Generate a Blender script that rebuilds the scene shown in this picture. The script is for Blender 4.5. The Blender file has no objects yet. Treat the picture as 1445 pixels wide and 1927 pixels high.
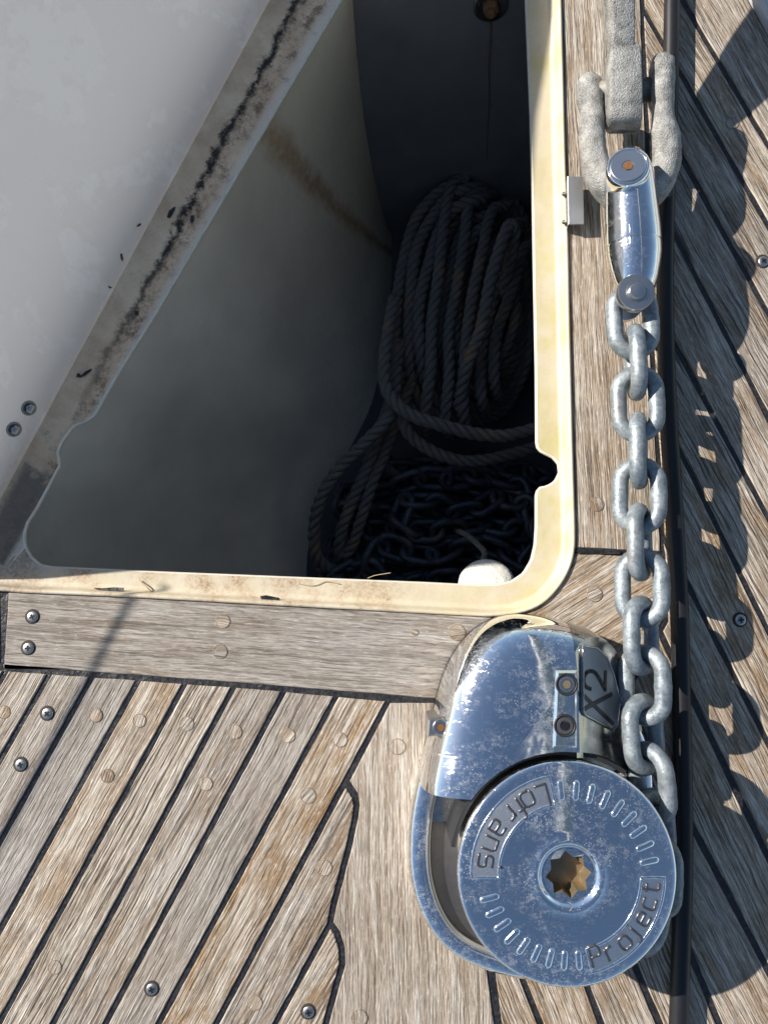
import bpy, bmesh, math, random
from math import sin, cos, pi, radians, sqrt
from mathutils import Vector, Matrix, noise as mnoise
random.seed(7)

# ------------------------------------------------------------------ camera, world, sun
H = 0.56; F = 1400.0; TILT = radians(5)
SUN = Vector((-1.55, 0.63, 1.0)).normalized()      # towards the sun
scn = bpy.context.scene
cam_d = bpy.data.cameras.new('camera'); cam = bpy.data.objects.new('camera', cam_d)
scn.collection.objects.link(cam); scn.camera = cam
cam.location = (0, 0, H); cam.rotation_euler = (TILT, 0, 0)
cam_d.sensor_fit = 'VERTICAL'; cam_d.sensor_height = 24; cam_d.lens = 24 * F / 1927.0
cam_d.clip_start = 0.01; cam_d.clip_end = 2000
world = bpy.data.worlds.new("World"); scn.world = world; world.use_nodes = True
wn = world.node_tree; wn.nodes.clear()
sky = wn.nodes.new('ShaderNodeTexSky'); sky.sky_type = 'NISHITA'; sky.sun_disc = False
sky.sun_elevation = math.asin(SUN.z); sky.sun_rotation = math.atan2(SUN.x, SUN.y)
sky.dust_density = 0.3; sky.ozone_density = 3.0
bg = wn.nodes.new('ShaderNodeBackground'); bg.inputs['Strength'].default_value = 0.076
wo = wn.nodes.new('ShaderNodeOutputWorld')
wb = wn.nodes.new('ShaderNodeMix'); wb.data_type = 'RGBA'; wb.blend_type = 'MULTIPLY'; wb.inputs[0].default_value = 1; wb.inputs[7].default_value = (1.08, 1.0, .91, 1)
wn.links.new(sky.outputs[0], wb.inputs[6]); wn.links.new(wb.outputs[2], bg.inputs[0]); wn.links.new(bg.outputs[0], wo.inputs[0])
sd = bpy.data.lights.new('sun', 'SUN'); sd.energy = 5.0; sd.angle = radians(0.5); sd.color = (1, 0.93, 0.84)
so = bpy.data.objects.new('sun', sd); scn.collection.objects.link(so)
so.rotation_euler = SUN.to_track_quat('Z', 'Y').to_euler()
scn.view_settings.view_transform = 'Standard'; scn.view_settings.look = 'None'
scn.view_settings.exposure = 0.8; scn.view_settings.gamma = 1

# ------------------------------------------------------------------ helpers
C = scn.collection
def W(px, py, z=0.0):
    """real place of something the photo shows at (px,py) and that stands z metres above the deck"""
    x = px - 722.5; y = 963.5 - py
    Y = y * cos(TILT) + F * sin(TILT); Z = y * sin(TILT) - F * cos(TILT)
    t = (z - H) / Z
    return Vector((x * t, Y * t, z))
def link(name, me, m=None, parent=None, smooth=True):
    o = bpy.data.objects.new(name, me); C.objects.link(o)
    if m: me.materials.append(m)
    if parent: o.parent = parent
    if smooth:
        for p in me.polygons: p.use_smooth = True
    return o
def obj(name, bm, m=None, parent=None, smooth=True, sharp=None):
    me = bpy.data.meshes.new(name)
    bmesh.ops.recalc_face_normals(bm, faces=bm.faces)
    if sharp is not None:
        for e in bm.edges:
            if len(e.link_faces) == 2 and e.calc_face_angle(0) > radians(sharp): e.smooth = False
    bm.to_mesh(me); bm.free()
    return link(name, me, m, parent, smooth)
def empty(name, loc=(0, 0, 0)):
    o = bpy.data.objects.new(name, None); C.objects.link(o); o.location = loc; o.empty_display_size = .01
    return o
def adopt(o, parent):
    """parts are modelled in world space; keep them there under an empty that stands at its base"""
    o.parent = parent; o.matrix_parent_inverse = Matrix.Translation(-Vector(parent.location)); return o
def tag(o, label=None, cat=None, group=None, kind=None):
    if label: o['label'] = label
    if cat: o['category'] = cat
    if group: o['group'] = group
    if kind: o['kind'] = kind
    return o
def loft(bm, loops, closed=True, caps=(False, False)):
    rows = [[bm.verts.new(v) for v in lp] for lp in loops]
    n = len(rows[0])
    for a, b in zip(rows, rows[1:]):
        for i in range(n if closed else n - 1):
            j = (i + 1) % n
            try: bm.faces.new((a[i], a[j], b[j], b[i]))
            except ValueError: pass
    if caps[0]: bm.faces.new(rows[0][::-1])
    if caps[1]: bm.faces.new(rows[-1])
    return rows
def ring(c, r, n, z, axis=None, ph=0):
    return [Vector((c[0] + r * cos(ph + 2*pi*i/n), c[1] + r * sin(ph + 2*pi*i/n), z)) for i in range(n)]
def lathe(bm, prof, n=48, mat=None, caps=(True, True)):
    loops = [ring((0, 0), r, n, z) for r, z in prof]
    if mat is not None: loops = [[mat @ v for v in l] for l in loops]
    return loft(bm, loops, True, caps)
def frame_z(d, up=Vector((0, 0, 1))):
    """matrix whose Z axis is d"""
    d = d.normalized(); x = up.cross(d)
    if x.length < 1e-4: x = Vector((1, 0, 0))
    x.normalize(); y = d.cross(x)
    return Matrix((x, y, d)).transposed().to_4x4()
def catmull(pts, n=8, closed=False):
    out = []; N = len(pts); pts = [Vector(p) for p in pts]
    for i in range(N if closed else N - 1):
        g = lambda k: pts[k % N] if closed else pts[max(0, min(N - 1, k))]
        p0, p1, p2, p3 = g(i-1), g(i), g(i+1), g(i+2)
        for j in range(n):
            t = j / n
            out.append(.5*((2*p1) + (p2-p0)*t + (2*p0-5*p1+4*p2-p3)*t*t + (3*p1-p0-3*p2+p3)*t**3))
    if not closed: out.append(pts[-1])
    return out
def tube(bm, path, rad, n=12, closed=False, caps=True, squash=None):
    """sweep with a parallel-transported frame; rad is a number or list"""
    N = len(path); path = [Vector(p) for p in path]
    R = rad if isinstance(rad, (list, tuple)) else [rad] * N
    tg = []
    for i in range(N):
        a = path[(i-1) % N] if (closed or i > 0) else path[i]
        b = path[(i+1) % N] if (closed or i < N-1) else path[i]
        tg.append((b - a).normalized())
    u = tg[0].orthogonal().normalized(); us = [u]
    for i in range(1, N):
        u = u - tg[i] * u.dot(tg[i]); u.normalize(); us.append(u.copy())
    loops = []
    for i in range(N):
        v = tg[i].cross(us[i])
        lp = []
        for k in range(n):
            d = us[i]*cos(2*pi*k/n) + v*sin(2*pi*k/n)
            if squash: d = Vector((d.x*squash[0], d.y*squash[1], d.z*squash[2]))
            lp.append(path[i] + d * R[i])
        loops.append(lp)
    if closed:
        loops.append(loops[0])
        # best rotation match at the seam
        rows = [[bm.verts.new(v) for v in lp] for lp in loops[:-1]]
        last = rows[-1]; first = rows[0]
        best = min(range(n), key=lambda s: sum((last[k].co - first[(k+s) % n].co).length for k in range(n)))
        for a, b in zip(rows, rows[1:]):
            for k in range(n): bm.faces.new((a[k], a[(k+1) % n], b[(k+1) % n], b[k]))
        for k in range(n):
            bm.faces.new((last[k], last[(k+1) % n], first[(k+1+best) % n], first[(k+best) % n]))
    else:
        loft(bm, loops, True, (caps, caps))
def resample(pts, n, closed=True):
    P = [Vector(p) for p in pts]
    if closed: P = P + [P[0]]
    L = [0]
    for a, b in zip(P, P[1:]): L.append(L[-1] + (b-a).length)
    out = []; j = 0
    for i in range(n):
        s = L[-1] * i / (n if closed else n - 1)
        while j < len(L) - 2 and L[j+1] < s: j += 1
        t = (s - L[j]) / max(1e-9, L[j+1] - L[j])
        out.append(P[j].lerp(P[j+1], min(1, t)))
    return out
def area2(p): return sum(p[i][0]*p[(i+1) % len(p)][1] - p[(i+1) % len(p)][0]*p[i][1] for i in range(len(p)))
def inset(poly, d):
    """offset a 2-D polygon inwards by d (miter, clamped)"""
    s = 1 if area2(poly) > 0 else -1
    n = len(poly); out = []
    for i in range(n):
        a, b, c = Vector(poly[i-1][:2]), Vector(poly[i][:2]), Vector(poly[(i+1) % n][:2])
        e1 = (b-a).normalized(); e2 = (c-b).normalized()
        n1 = Vector((-e1.y, e1.x))*s; n2 = Vector((-e2.y, e2.x))*s
        m = n1 + n2
        if m.length < 1e-6: m = n1.copy()
        m.normalize(); k = d / max(.35, m.dot(n1))
        out.append(b + m*k)
    return out
def clip(poly, a, b):
    """keep what lies left of a->b (in y-up sense of the given coords)"""
    out = []; n = len(poly)
    f = lambda p: (b[0]-a[0])*(p[1]-a[1]) - (b[1]-a[1])*(p[0]-a[0])
    for i in range(n):
        p, q = poly[i], poly[(i+1) % n]; fp, fq = f(p), f(q)
        if fp >= 0: out.append(p)
        if (fp >= 0) != (fq >= 0):
            t = fp/(fp-fq); out.append((p[0]+(q[0]-p[0])*t, p[1]+(q[1]-p[1])*t))
    return out
def boolean(o, cutter, op='DIFFERENCE'):
    md = o.modifiers.new('b', 'BOOLEAN'); md.object = cutter; md.operation = op; md.solver = 'EXACT'
    dg = bpy.context.evaluated_depsgraph_get(); dg.update()
    me = bpy.data.meshes.new_from_object(o.evaluated_get(dg))
    old = o.data; o.modifiers.clear(); o.data = me; me.name = old.name
    bpy.data.objects.remove(cutter)
def smooth_by_angle(o, ang=32):
    bm = bmesh.new(); bm.from_mesh(o.data)
    for f in bm.faces: f.smooth = True
    for e in bm.edges:
        e.smooth = not (len(e.link_faces) == 2 and e.calc_face_angle(0) > radians(ang))
    bm.to_mesh(o.data); bm.free()

# ------------------------------------------------------------------ materials
class NT:
    def __init__(s, name):
        s.m = bpy.data.materials.new(name); s.m.use_nodes = True; s.t = s.m.node_tree; s.t.nodes.clear()
        s.o = s.n('ShaderNodeOutputMaterial'); s.b = s.n('ShaderNodeBsdfPrincipled')
        s.l(s.b.outputs[0], s.o.inputs[0])
    def n(s, t, **k):
        x = s.t.nodes.new(t)
        for a, v in k.items(): setattr(x, a, v)
        return x
    def l(s, a, b): s.t.links.new(a, b)
    def set(s, **k):
        for a, v in k.items():
            i = s.b.inputs[a.replace('_', ' ')]
            if hasattr(v, 'links'): s.l(v, i)
            else: i.default_value = v
        return s
    def val(s, sock, v):
        if hasattr(v, 'links'): s.l(v, sock)
        else: sock.default_value = v
    def pos(s, sc=1.0, rot=None, attr=None):
        if attr: c = s.n('ShaderNodeAttribute', attribute_name=attr).outputs['Vector']
        else: c = s.n('ShaderNodeNewGeometry').outputs['Position']
        mp = s.n('ShaderNodeMapping'); s.l(c, mp.inputs[0])
        mp.inputs['Scale'].default_value = sc if isinstance(sc, (tuple, list)) else (sc,)*3
        if rot: mp.inputs['Rotation'].default_value = rot
        return mp.outputs[0]
    def objpos(s, sc=1.0):
        c = s.n('ShaderNodeTexCoord').outputs['Object']; mp = s.n('ShaderNodeMapping'); s.l(c, mp.inputs[0])
        mp.inputs['Scale'].default_value = sc if isinstance(sc, (tuple, list)) else (sc,)*3
        return mp.outputs[0]
    def noise(s, vec, scale=1, detail=4, rough=.55, dist=0):
        x = s.n('ShaderNodeTexNoise'); s.l(vec, x.inputs['Vector'])
        x.inputs['Scale'].default_value = scale; x.inputs['Detail'].default_value = detail
        x.inputs['Roughness'].default_value = rough; x.inputs['Distortion'].default_value = dist
        return x.outputs['Fac']
    def vor(s, vec, scale, feature='F1'):
        x = s.n('ShaderNodeTexVoronoi', feature=feature); s.l(vec, x.inputs['Vector']); x.inputs['Scale'].default_value = scale
        return x.outputs['Distance']
    def ramp(s, f, stops, interp='LINEAR'):
        r = s.n('ShaderNodeValToRGB'); s.l(f, r.inputs[0]); r.color_ramp.interpolation = interp
        e = r.color_ramp.elements
        while len(e) < len(stops): e.new(.5)
        for q, (p, c) in zip(e, stops):
            q.position = p; q.color = (c, c, c, 1) if isinstance(c, (int, float)) else (*c, 1)
        return r.outputs[0]
    def mix(s, f, a, b, mode='MIX'):
        x = s.n('ShaderNodeMix', data_type='RGBA', blend_type=mode)
        s.val(x.inputs[0], f)
        for i, v in ((6, a), (7, b)):
            if hasattr(v, 'links'): s.l(v, x.inputs[i])
            else: x.inputs[i].default_value = (*v, 1) if len(v) == 3 else v
        return x.outputs[2]
    def math(s, op, a, b=0.0, c=None, clamp=False):
        x = s.n('ShaderNodeMath', operation=op, use_clamp=clamp)
        s.val(x.inputs[0], a); s.val(x.inputs[1], b)
        if c is not None: s.val(x.inputs[2], c)
        return x.outputs[0]
    def bump(s, h, strength=.3, dist=.001, prev=None):
        x = s.n('ShaderNodeBump'); x.inputs['Strength'].default_value = strength; x.inputs['Distance'].default_value = dist
        s.l(h, x.inputs['Height'])
        if prev is not None: s.l(prev, x.inputs['Normal'])
        return x.outputs[0]
    def dot(s, vec, c):
        x = s.n('ShaderNodeVectorMath', operation='DOT_PRODUCT')
        s.l(vec, x.inputs[0]); x.inputs[1].default_value = c
        return x.outputs['Value']

def mat_teak():
    s = NT('weathered teak')
    uv = s.pos(1, attr='grain'); pr = s.n('ShaderNodeAttribute', attribute_name='prand').outputs['Color']
    sep = s.n('ShaderNodeSeparateColor'); s.l(pr, sep.inputs[0]); r0, r1, r2 = sep.outputs
    def st(su, sv):
        mp = s.n('ShaderNodeMapping'); s.l(uv, mp.inputs[0]); mp.inputs['Scale'].default_value = (su, sv, 1); return mp.outputs[0]
    warp = s.noise(st(14, 40), 1, 3)
    wv = s.n('ShaderNodeVectorMath', operation='MULTIPLY_ADD')
    cmb = s.n('ShaderNodeCombineXYZ'); s.l(warp, cmb.inputs[1]); s.l(cmb.outputs[0], wv.inputs[0])
    wv.inputs[1].default_value = (0, .006, 0); s.l(uv, wv.inputs[2])
    mp = s.n('ShaderNodeMapping'); s.l(wv.outputs[0], mp.inputs[0]); mp.inputs['Scale'].default_value = (13, 540, 1)
    fine = s.noise(mp.outputs[0], 1, 3, .65)
    mp2 = s.n('ShaderNodeMapping'); s.l(wv.outputs[0], mp2.inputs[0]); mp2.inputs['Scale'].default_value = (8, 200, 1)
    grain = s.noise(mp2.outputs[0], 1, 6, .72, .5)
    mp3 = s.n('ShaderNodeMapping'); s.l(wv.outputs[0], mp3.inputs[0]); mp3.inputs['Scale'].default_value = (70, 1250, 1)
    fibre = s.noise(mp3.outputs[0], 1, 2, .6)
    blotch = s.noise(st(18, 70), 1, 6, .65, .4); blotch2 = s.noise(st(45, 110), 1, 5, .7)
    speck = s.noise(st(150, 560), 1, 4, .7); wide = s.noise(st(5, 14), 1, 3)
    base = s.ramp(grain, [(.30, (.15, .115, .085)), (.43, (.33, .275, .215)), (.56, (.50, .445, .375)), (.72, (.66, .62, .555))])
    wf = s.math('MULTIPLY', s.ramp(blotch, [(.44, 0), (.62, 1)]), s.math('MULTIPLY_ADD', r0, .9, .25), clamp=True)
    c = s.mix(wf, base, s.mix(fibre, (.17, .10, .05), (.34, .235, .135)))
    c = s.mix(s.math('MULTIPLY', s.ramp(wide, [(.4, 0), (.65, 1)]), s.math('MULTIPLY', r1, .6)), c, (.36, .345, .325))
    c = s.mix(s.math('MULTIPLY', s.ramp(blotch2, [(.56, 0), (.66, 1)]), s.math('MULTIPLY', r0, .32)), c, (.26, .155, .08))
    c = s.mix(s.ramp(speck, [(.55, 0), (.68, .55)]), c, (.70, .66, .59))
    groove = s.ramp(fine, [(.36, 1), (.46, 0)])
    gstr = s.math('MULTIPLY', groove, s.math('MULTIPLY_ADD', r2, .62, .20))
    col = s.mix(gstr, c, (.045, .034, .026))
    col = s.mix(s.ramp(fibre, [(.36, .6), (.52, 0)]), col, (.12, .09, .065))
    hs = s.n('ShaderNodeHueSaturation'); s.l(col, hs.inputs['Color']); s.l(s.math('MULTIPLY_ADD', r1, -.35, 1.1), hs.inputs['Value'])
    s.l(s.math('MULTIPLY_ADD', r1, -.35, 1.08), hs.inputs['Saturation'])
    s.set(Base_Color=hs.outputs[0], Roughness=.8)
    s.b.inputs['Specular IOR Level'].default_value = .22
    h = s.math('ADD', s.math('MULTIPLY', grain, .8), s.math('MULTIPLY', fine, s.math('MULTIPLY_ADD', r2, 1.5, .5)))
    h = s.math('SUBTRACT', h, s.math('MULTIPLY', groove, s.math('MULTIPLY_ADD', r2, .6, .2)))
    h = s.math('ADD', h, s.math('MULTIPLY', fibre, .5))
    s.set(Normal=s.bump(h, 1.0, .0011))
    return s.m
def mat_caulk():
    s = NT('black deck caulk'); p = s.pos(1)
    n = s.noise(p, 260, 3); n2 = s.noise(p, 60, 2)
    s.set(Base_Color=s.mix(s.ramp(s.noise(p, 500, 3), [(.45, 0), (.8, .6)]), (.014, .014, .016), (.07, .07, .072)),
          Roughness=s.ramp(n2, [(.3, .28), (.7, .55)]))
    s.set(Normal=s.bump(s.math('ADD', n, s.math('MULTIPLY', n2, 1.6)), .8, .0011))
    return s.m
# line of the hinge side of the locker, for stains that follow it
HA, HB = W(0, 948, -.010), W(513, -2, -.010)
HD = (HB - HA).normalized(); HN = Vector((HD.y, -HD.x, 0))       # HN points into the opening
def mat_flange():
    s = NT('cream gelcoat with grime'); p = s.pos(1)
    d = s.math('SUBTRACT', s.dot(p, tuple(HN)), HA.dot(HN))        # metres towards the opening
    wob = s.noise(p, 45, 5, .7); fine = s.noise(p, 420, 4, .7); big = s.noise(p, 16, 3)
    sx = s.n('ShaderNodeSeparateXYZ'); s.l(p, sx.inputs[0])
    dirtline = s.ramp(d, [(0, 0), (.5, 0)])                        # placeholder stays flat
    # grime zone: strong near the hinge side, fading within 6 cm of it
    near = s.ramp(s.math('MULTIPLY_ADD', d, 9.0, s.math('MULTIPLY_ADD', big, .5, .05)), [(.45, 1), (.95, 0)])
    yel = s.ramp(s.noise(p, 22, 3), [(.45, 0), (.72, .8)])
    c = s.mix(yel, (.56, .50, .37), (.47, .405, .20))
    right = s.ramp(sx.outputs['X'], [(.02, 0), (.12, 1)])
    c = s.mix(right, s.mix(.5, c, (.58, .52, .41)), c)
    speck = s.ramp(s.noise(p, 900, 3, .7), [(.62, 0), (.72, .6)])
    c = s.mix(speck, c, (.25, .19, .12))
    # tan deposit on the floor of the channel
    tan = s.math('MULTIPLY', s.ramp(s.noise(p, 34, 6, .7), [(.42, 0), (.62, 1)]), s.ramp(sx.outputs['X'], [(-.02, .95), (.03, .15)]))
    mot = s.mix(s.ramp(fine, [(.35, 0), (.65, 1)]), (.25, .17, .10), (.56, .44, .31))
    c = s.mix(tan, c, mot)
    grim = s.mix(s.ramp(fine, [(.35, 0), (.7, 1)]), (.2, .165, .13), (.5, .44, .36))
    c = s.mix(s.math('MULTIPLY', near, s.ramp(wob, [(.3, .45), (.6, .9)])), c, grim)
    # green-yellow algae on the after side of the right-hand channel
    alg = s.math('MULTIPLY', s.ramp(s.noise(p, 30, 3), [(.5, 0), (.7, .55)]), right)
    c = s.mix(alg, c, (.44, .4, .13))
    s.set(Base_Color=c, Roughness=.42)
    s.set(Normal=s.bump(s.math('ADD', s.math('MULTIPLY', s.noise(p, 90, 4), .5), s.math('MULTIPLY', fine, .25)), .5, .0009))
    return s.m
def mat_band():
    """hinge-side channel: tan deposit and a black cracked line of old sealant"""
    s = NT('grimy hinge channel'); p = s.pos(1)
    d = s.math('SUBTRACT', s.dot(p, tuple(HN)), HA.dot(HN)); t = s.math('SUBTRACT', s.dot(p, tuple(HD)), HA.dot(HD))
    n1 = s.noise(p, 38, 6, .65); n2 = s.noise(p, 260, 5, .75); n3 = s.noise(p, 14, 3); n4 = s.noise(p, 700, 3, .6)
    c = s.mix(s.ramp(n1, [(.35, 0), (.65, 1)]), (.90, .68, .45), (.70, .47, .29))
    # pinkish brown speckle on the side nearer to the opening
    w = s.math('MULTIPLY_ADD', n1, .010, s.math('SUBTRACT', d, .005))
    spz = s.math('MULTIPLY', s.math('MULTIPLY', s.ramp(s.noise(p, 24, 4, .7), [(.40, .15), (.60, 1)]), s.ramp(w, [(.018, 0), (.024, 1), (.034, 1), (.042, 0)])), s.ramp(n2, [(.42, 0), (.62, 1)]))
    # one position scale factor: ramps work in metres directly
    c = s.mix(s.math('MULTIPLY', spz, .85), c, (.24, .12, .06))
    c = s.mix(s.math('MULTIPLY', s.ramp(s.noise(p, 75, 6, .75), [(.52, 0), (.62, 1)]), s.ramp(d, [(.012, .15), (.024, .8)])), c, (.20, .125, .075))
    # the crack
    cd = s.math('ABSOLUTE', s.math('ADD', s.math('SUBTRACT', d, .0205), s.math('MULTIPLY', s.math('SUBTRACT', n1, .5), .020)))
    cd = s.math('SUBTRACT', cd, s.math('MULTIPLY', s.math('SUBTRACT', s.noise(p, 110, 5, .85), .47), .020))
    gate = s.ramp(t, [(.08, .15), (.17, .7), (.24, 1)])
    crack = s.math('MULTIPLY', s.ramp(cd, [(.0005, 1), (.0022, 0)]), gate)
    c = s.mix(crack, c, (.022, .018, .014))
    # black mould towards the lower corner
    low = s.ramp(s.math('MULTIPLY_ADD', n1, .22, s.math('SUBTRACT', t, -.08)), [(.215, 1), (.25, 0)])
    md = s.math('MULTIPLY', low, s.ramp(s.math('MULTIPLY_ADD', n2, .012, d), [(.004, .12), (.012, 1)]))
    c = s.mix(s.math('MULTIPLY', md, .88), c, s.mix(n2, (.03, .025, .02), (.22, .18, .145)))
    de = s.math('MULTIPLY_ADD', t, -.03, s.math('MULTIPLY_ADD', n1, .004, d))
    c = s.mix(s.math('MULTIPLY', s.ramp(de, [(.0285, 0), (.032, .85)]), s.ramp(n2, [(.3, .5), (.5, 1)])), c, (.84, .72, .57))
    dots = s.ramp(n4, [(.66, 0), (.72, .7)])
    c = s.mix(dots, c, (.06, .045, .035))
    # clean pale edge at the opening
    s.set(Base_Color=c, Roughness=.6)
    h = s.math('ADD', s.math('MULTIPLY', crack, -1.2), s.math('MULTIPLY', n2, .8))
    s.set(Normal=s.bump(h, .7, .001))
    return s.m
def mat_lid():
    s = NT('chalky white gelcoat'); p = s.pos(1)
    n1 = s.noise(p, 13, 7, .62, .4); n2 = s.noise(p, 60, 6, .7); n3 = s.noise(p, 900, 2)
    patch = s.math('MULTIPLY', s.ramp(n1, [(.51, 0), (.545, 1)]), s.ramp(n2, [(.42, 0), (.50, 1)]))
    c = s.mix(patch, (.76, .705, .665), (.89, .85, .80))
    c = s.mix(s.ramp(s.noise(p, 5, 2), [(.4, 0), (.7, .3)]), c, (.76, .69, .65))
    d = s.math('SUBTRACT', s.dot(p, tuple(HN)), HA.dot(HN)); t = s.math('SUBTRACT', s.dot(p, tuple(HD)), HA.dot(HD))
    gr = s.math('MULTIPLY', s.ramp(s.math('MULTIPLY_ADD', n2, .03, t), [(.045, 1), (.11, 0)]), s.ramp(s.math('MULTIPLY_ADD', n2, .012, d), [(-.030, 0), (.004, 1)]))
    web = s.ramp(s.noise(p, 210, 6, .8, 1.5), [(.47, 0), (.50, 1), (.52, 1), (.56, 0)])
    c = s.mix(s.math('MULTIPLY', gr, s.math('MULTIPLY_ADD', web, .6, .25)), c, (.30, .23, .19))
    c = s.mix(s.ramp(s.noise(p, 38, 5, .8, 2.2), [(.495, 0), (.5, .35), (.505, 0)]), c, (.93, .92, .9))
    c = s.mix(s.ramp(n3, [(.70, 0), (.74, .7)]), c, (.2, .18, .16))
    s.set(Base_Color=c, Roughness=s.mix(patch, (.28, .28, .28), (.5, .5, .5)))
    tr = s.n('ShaderNodeBsdfTranslucent'); tr.inputs[0].default_value = (.86, .86, .86, 1)      # thin glass fibre lets some sun through
    mx = s.n('ShaderNodeMixShader'); mx.inputs[0].default_value = .42
    s.l(s.b.outputs[0], mx.inputs[1]); s.l(tr.outputs[0], mx.inputs[2]); s.l(mx.outputs[0], s.o.inputs[0])
    s.set(Normal=s.bump(s.math('ADD', s.math('MULTIPLY', patch, .3), s.math('MULTIPLY', s.noise(p, 8, 2), 4)), .25, .001))
    return s.m
def mat_hull():
    s = NT('locker paint with rust runs'); p = s.pos(1)
    n = s.noise(p, 9, 4); f = s.noise(p, 170, 3); m = s.noise(p, 45, 3)
    c = s.mix(s.ramp(n, [(.35, 0), (.7, 1)]), (.62, .55, .44), (.84, .74, .58))
    # two rust runs down the hull side
    q = s.pos(1, attr='hull')
    sx = s.n('ShaderNodeSeparateXYZ'); s.l(q, sx.inputs[0]); u, v = sx.outputs[0], sx.outputs[1]
    for u0, k, wd, a in ((.215, -.03, .009, .95), (.115, -.02, .012, .7)):
        dd = s.math('ABSOLUTE', s.math('SUBTRACT', s.math('MULTIPLY_ADD', v, k, u), s.math('MULTIPLY_ADD', m, .022, u0-.011)))
        c = s.mix(s.math('MULTIPLY', s.ramp(dd, [(.25*wd, a), (wd*1.6, 0)]), s.ramp(f, [(.3, .6), (.6, 1)])), c, (.26, .11, .035))
    yel = s.math('MULTIPLY', s.ramp(u, [(.18, 1), (.42, 0)]), .55)
    c = s.mix(yel, c, (.46, .35, .19))
    s.set(Base_Color=c, Roughness=.5)
    s.set(Normal=s.bump(s.math('ADD', s.math('MULTIPLY', m, 1.2), s.math('MULTIPLY', f, .35)), .6, .0018))
    return s.m
def mat_simple(name, col, rough=.5, metal=0, nscale=200, nstr=.2, dist=.0005, var=.2, spec=.5):
    s = NT(name); p = s.objpos(1) if False else s.pos(1)
    n = s.noise(p, nscale, 4)
    dk = tuple(x*(1-var) for x in col)
    s.set(Base_Color=s.mix(n, dk, tuple(min(1, x*(1+var)) for x in col)), Roughness=rough, Metallic=metal)
    s.b.inputs['Specular IOR Level'].default_value = spec
    s.set(Normal=s.bump(n, nstr, dist))
    return s.m
def mat_galv(name, a, b, rough=.55, bumps=.5, sc=1.0, pit=350, dist=.0006):
    s = NT(name); p = s.pos(sc)
    n = s.noise(p, 90, 5, .65); v = s.noise(p, pit, 4, .6); w = s.noise(p, 30, 3)
    c = s.mix(s.ramp(n, [(.35, 0), (.65, 1)]), a, b)
    c = s.mix(s.ramp(v, [(.35, .4), (.55, 0)]), c, tuple(x*.45 for x in a))
    c = s.mix(s.ramp(w, [(.55, 0), (.7, .25)]), c, (.3, .24, .17))
    s.set(Base_Color=c, Metallic=.35, Roughness=s.ramp(n, [(.3, rough-.1), (.7, rough+.12)]))
    s.set(Normal=s.bump(s.math('ADD', v, s.math('MULTIPLY', n, .6)), bumps, dist))
    return s.m
def mat_chrome(name='scratched chrome', tint=(.86, .87, .88), spots=.6, rough=.045):
    s = NT(name); p = s.pos(1)
    spot = s.ramp(s.vor(p, 620), [(.17, 1), (.27, 0)]); cl = s.ramp(s.noise(p, 30, 5, .7), [(.44, 0), (.60, 1)])
    haze = s.ramp(s.noise(p, 230, 6, .8), [(.5, 0), (.62, 1)])
    deposit = s.math('MULTIPLY', s.math('MAXIMUM', s.math('MULTIPLY', spot, cl), s.math('MULTIPLY', haze, s.math('MULTIPLY', cl, .55))), spots)
    s.set(Base_Color=s.mix(deposit, tint, (.72, .74, .76)), Metallic=s.math('SUBTRACT', 1.0, s.math('MULTIPLY', deposit, .45)),
          Roughness=s.math('MULTIPLY_ADD', deposit, .42, rough))
    mp = s.pos((1, 1, 1), (0, 0, .6)); sc = s.noise(s.pos((30, 1500, 30), (0, 0, .5)), 1, 2); sc2 = s.noise(s.pos((1400, 24, 30), (0, 0, .25)), 1, 2)
    scr = s.math('ADD', s.ramp(sc, [(.66, 0), (.70, 1)]), s.ramp(sc2, [(.68, 0), (.72, 1)]))
    h = s.math('ADD', s.math('MULTIPLY', scr, -.8), s.math('MULTIPLY', s.noise(p, 30, 3), 1.8))
    h = s.math('ADD', h, s.math('MULTIPLY', deposit, .15))
    s.set(Normal=s.bump(h, .18, .0006))
    return s.m
def mat_rope():
    s = NT('three strand rope fibre'); p = s.pos(1)
    n = s.noise(p, 900, 3); w = s.noise(p, 16, 3)
    c = s.mix(n, (.075, .07, .06), (.19, .175, .155))  # fibre colours lowered to carry the dimness inside the locker
    c = s.mix(s.ramp(w, [(.56, 0), (.7, .7)]), c, (.34, .2, .09))
    s.set(Base_Color=c, Roughness=.9); s.set(Normal=s.bump(n, .6, .0006))
    return s.m
TEAK = mat_teak(); CAULK = mat_caulk(); FLANGE = mat_flange(); BAND = mat_band(); LID = mat_lid(); HULL = mat_hull()
CHROME = mat_chrome(tint=(.88, .89, .91), spots=.62, rough=.06); CHROME2 = mat_chrome('clean chrome', spots=.3, rough=.07)
DARKCH = mat_chrome('dull polished steel', (.42, .42, .41), .5, .16)
BRUSH = mat_simple('brushed steel', (.42, .41, .40), .4, 1, 700, .12, .0003, .12)
SATIN = mat_simple('satin steel', (.6, .6, .6), .3, 1, 60, .1, .0004, .1)
GALV = mat_galv('blue grey galvanised chain', (.15, .18, .205), (.33, .37, .39), .46, .6, pit=420)
GALVR = mat_galv('rough cast galvanising', (.19, .19, .18), (.47, .465, .44), .5, 1.0, pit=900, dist=.0013)
RUBBER = mat_simple('black cable sheath', (.012, .012, .014), .42, 0, 300, .15, .0003, .3, .4)
BLACK = mat_simple('matt black gap fill', (.015, .015, .017), .55, 0, 300, .3, .0003, .3)
INK = mat_simple('black lettering', (.01, .01, .012), .4, 0, 300, .05, .0002, .2)
RUST = mat_simple('rusted socket', (.17, .075, .025), .7, .2, 400, .5, .0005, .5)
PANEL = mat_simple('grey side badge', (.25, .265, .28), .34, .35, 200, .1, .0004, .08)
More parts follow.
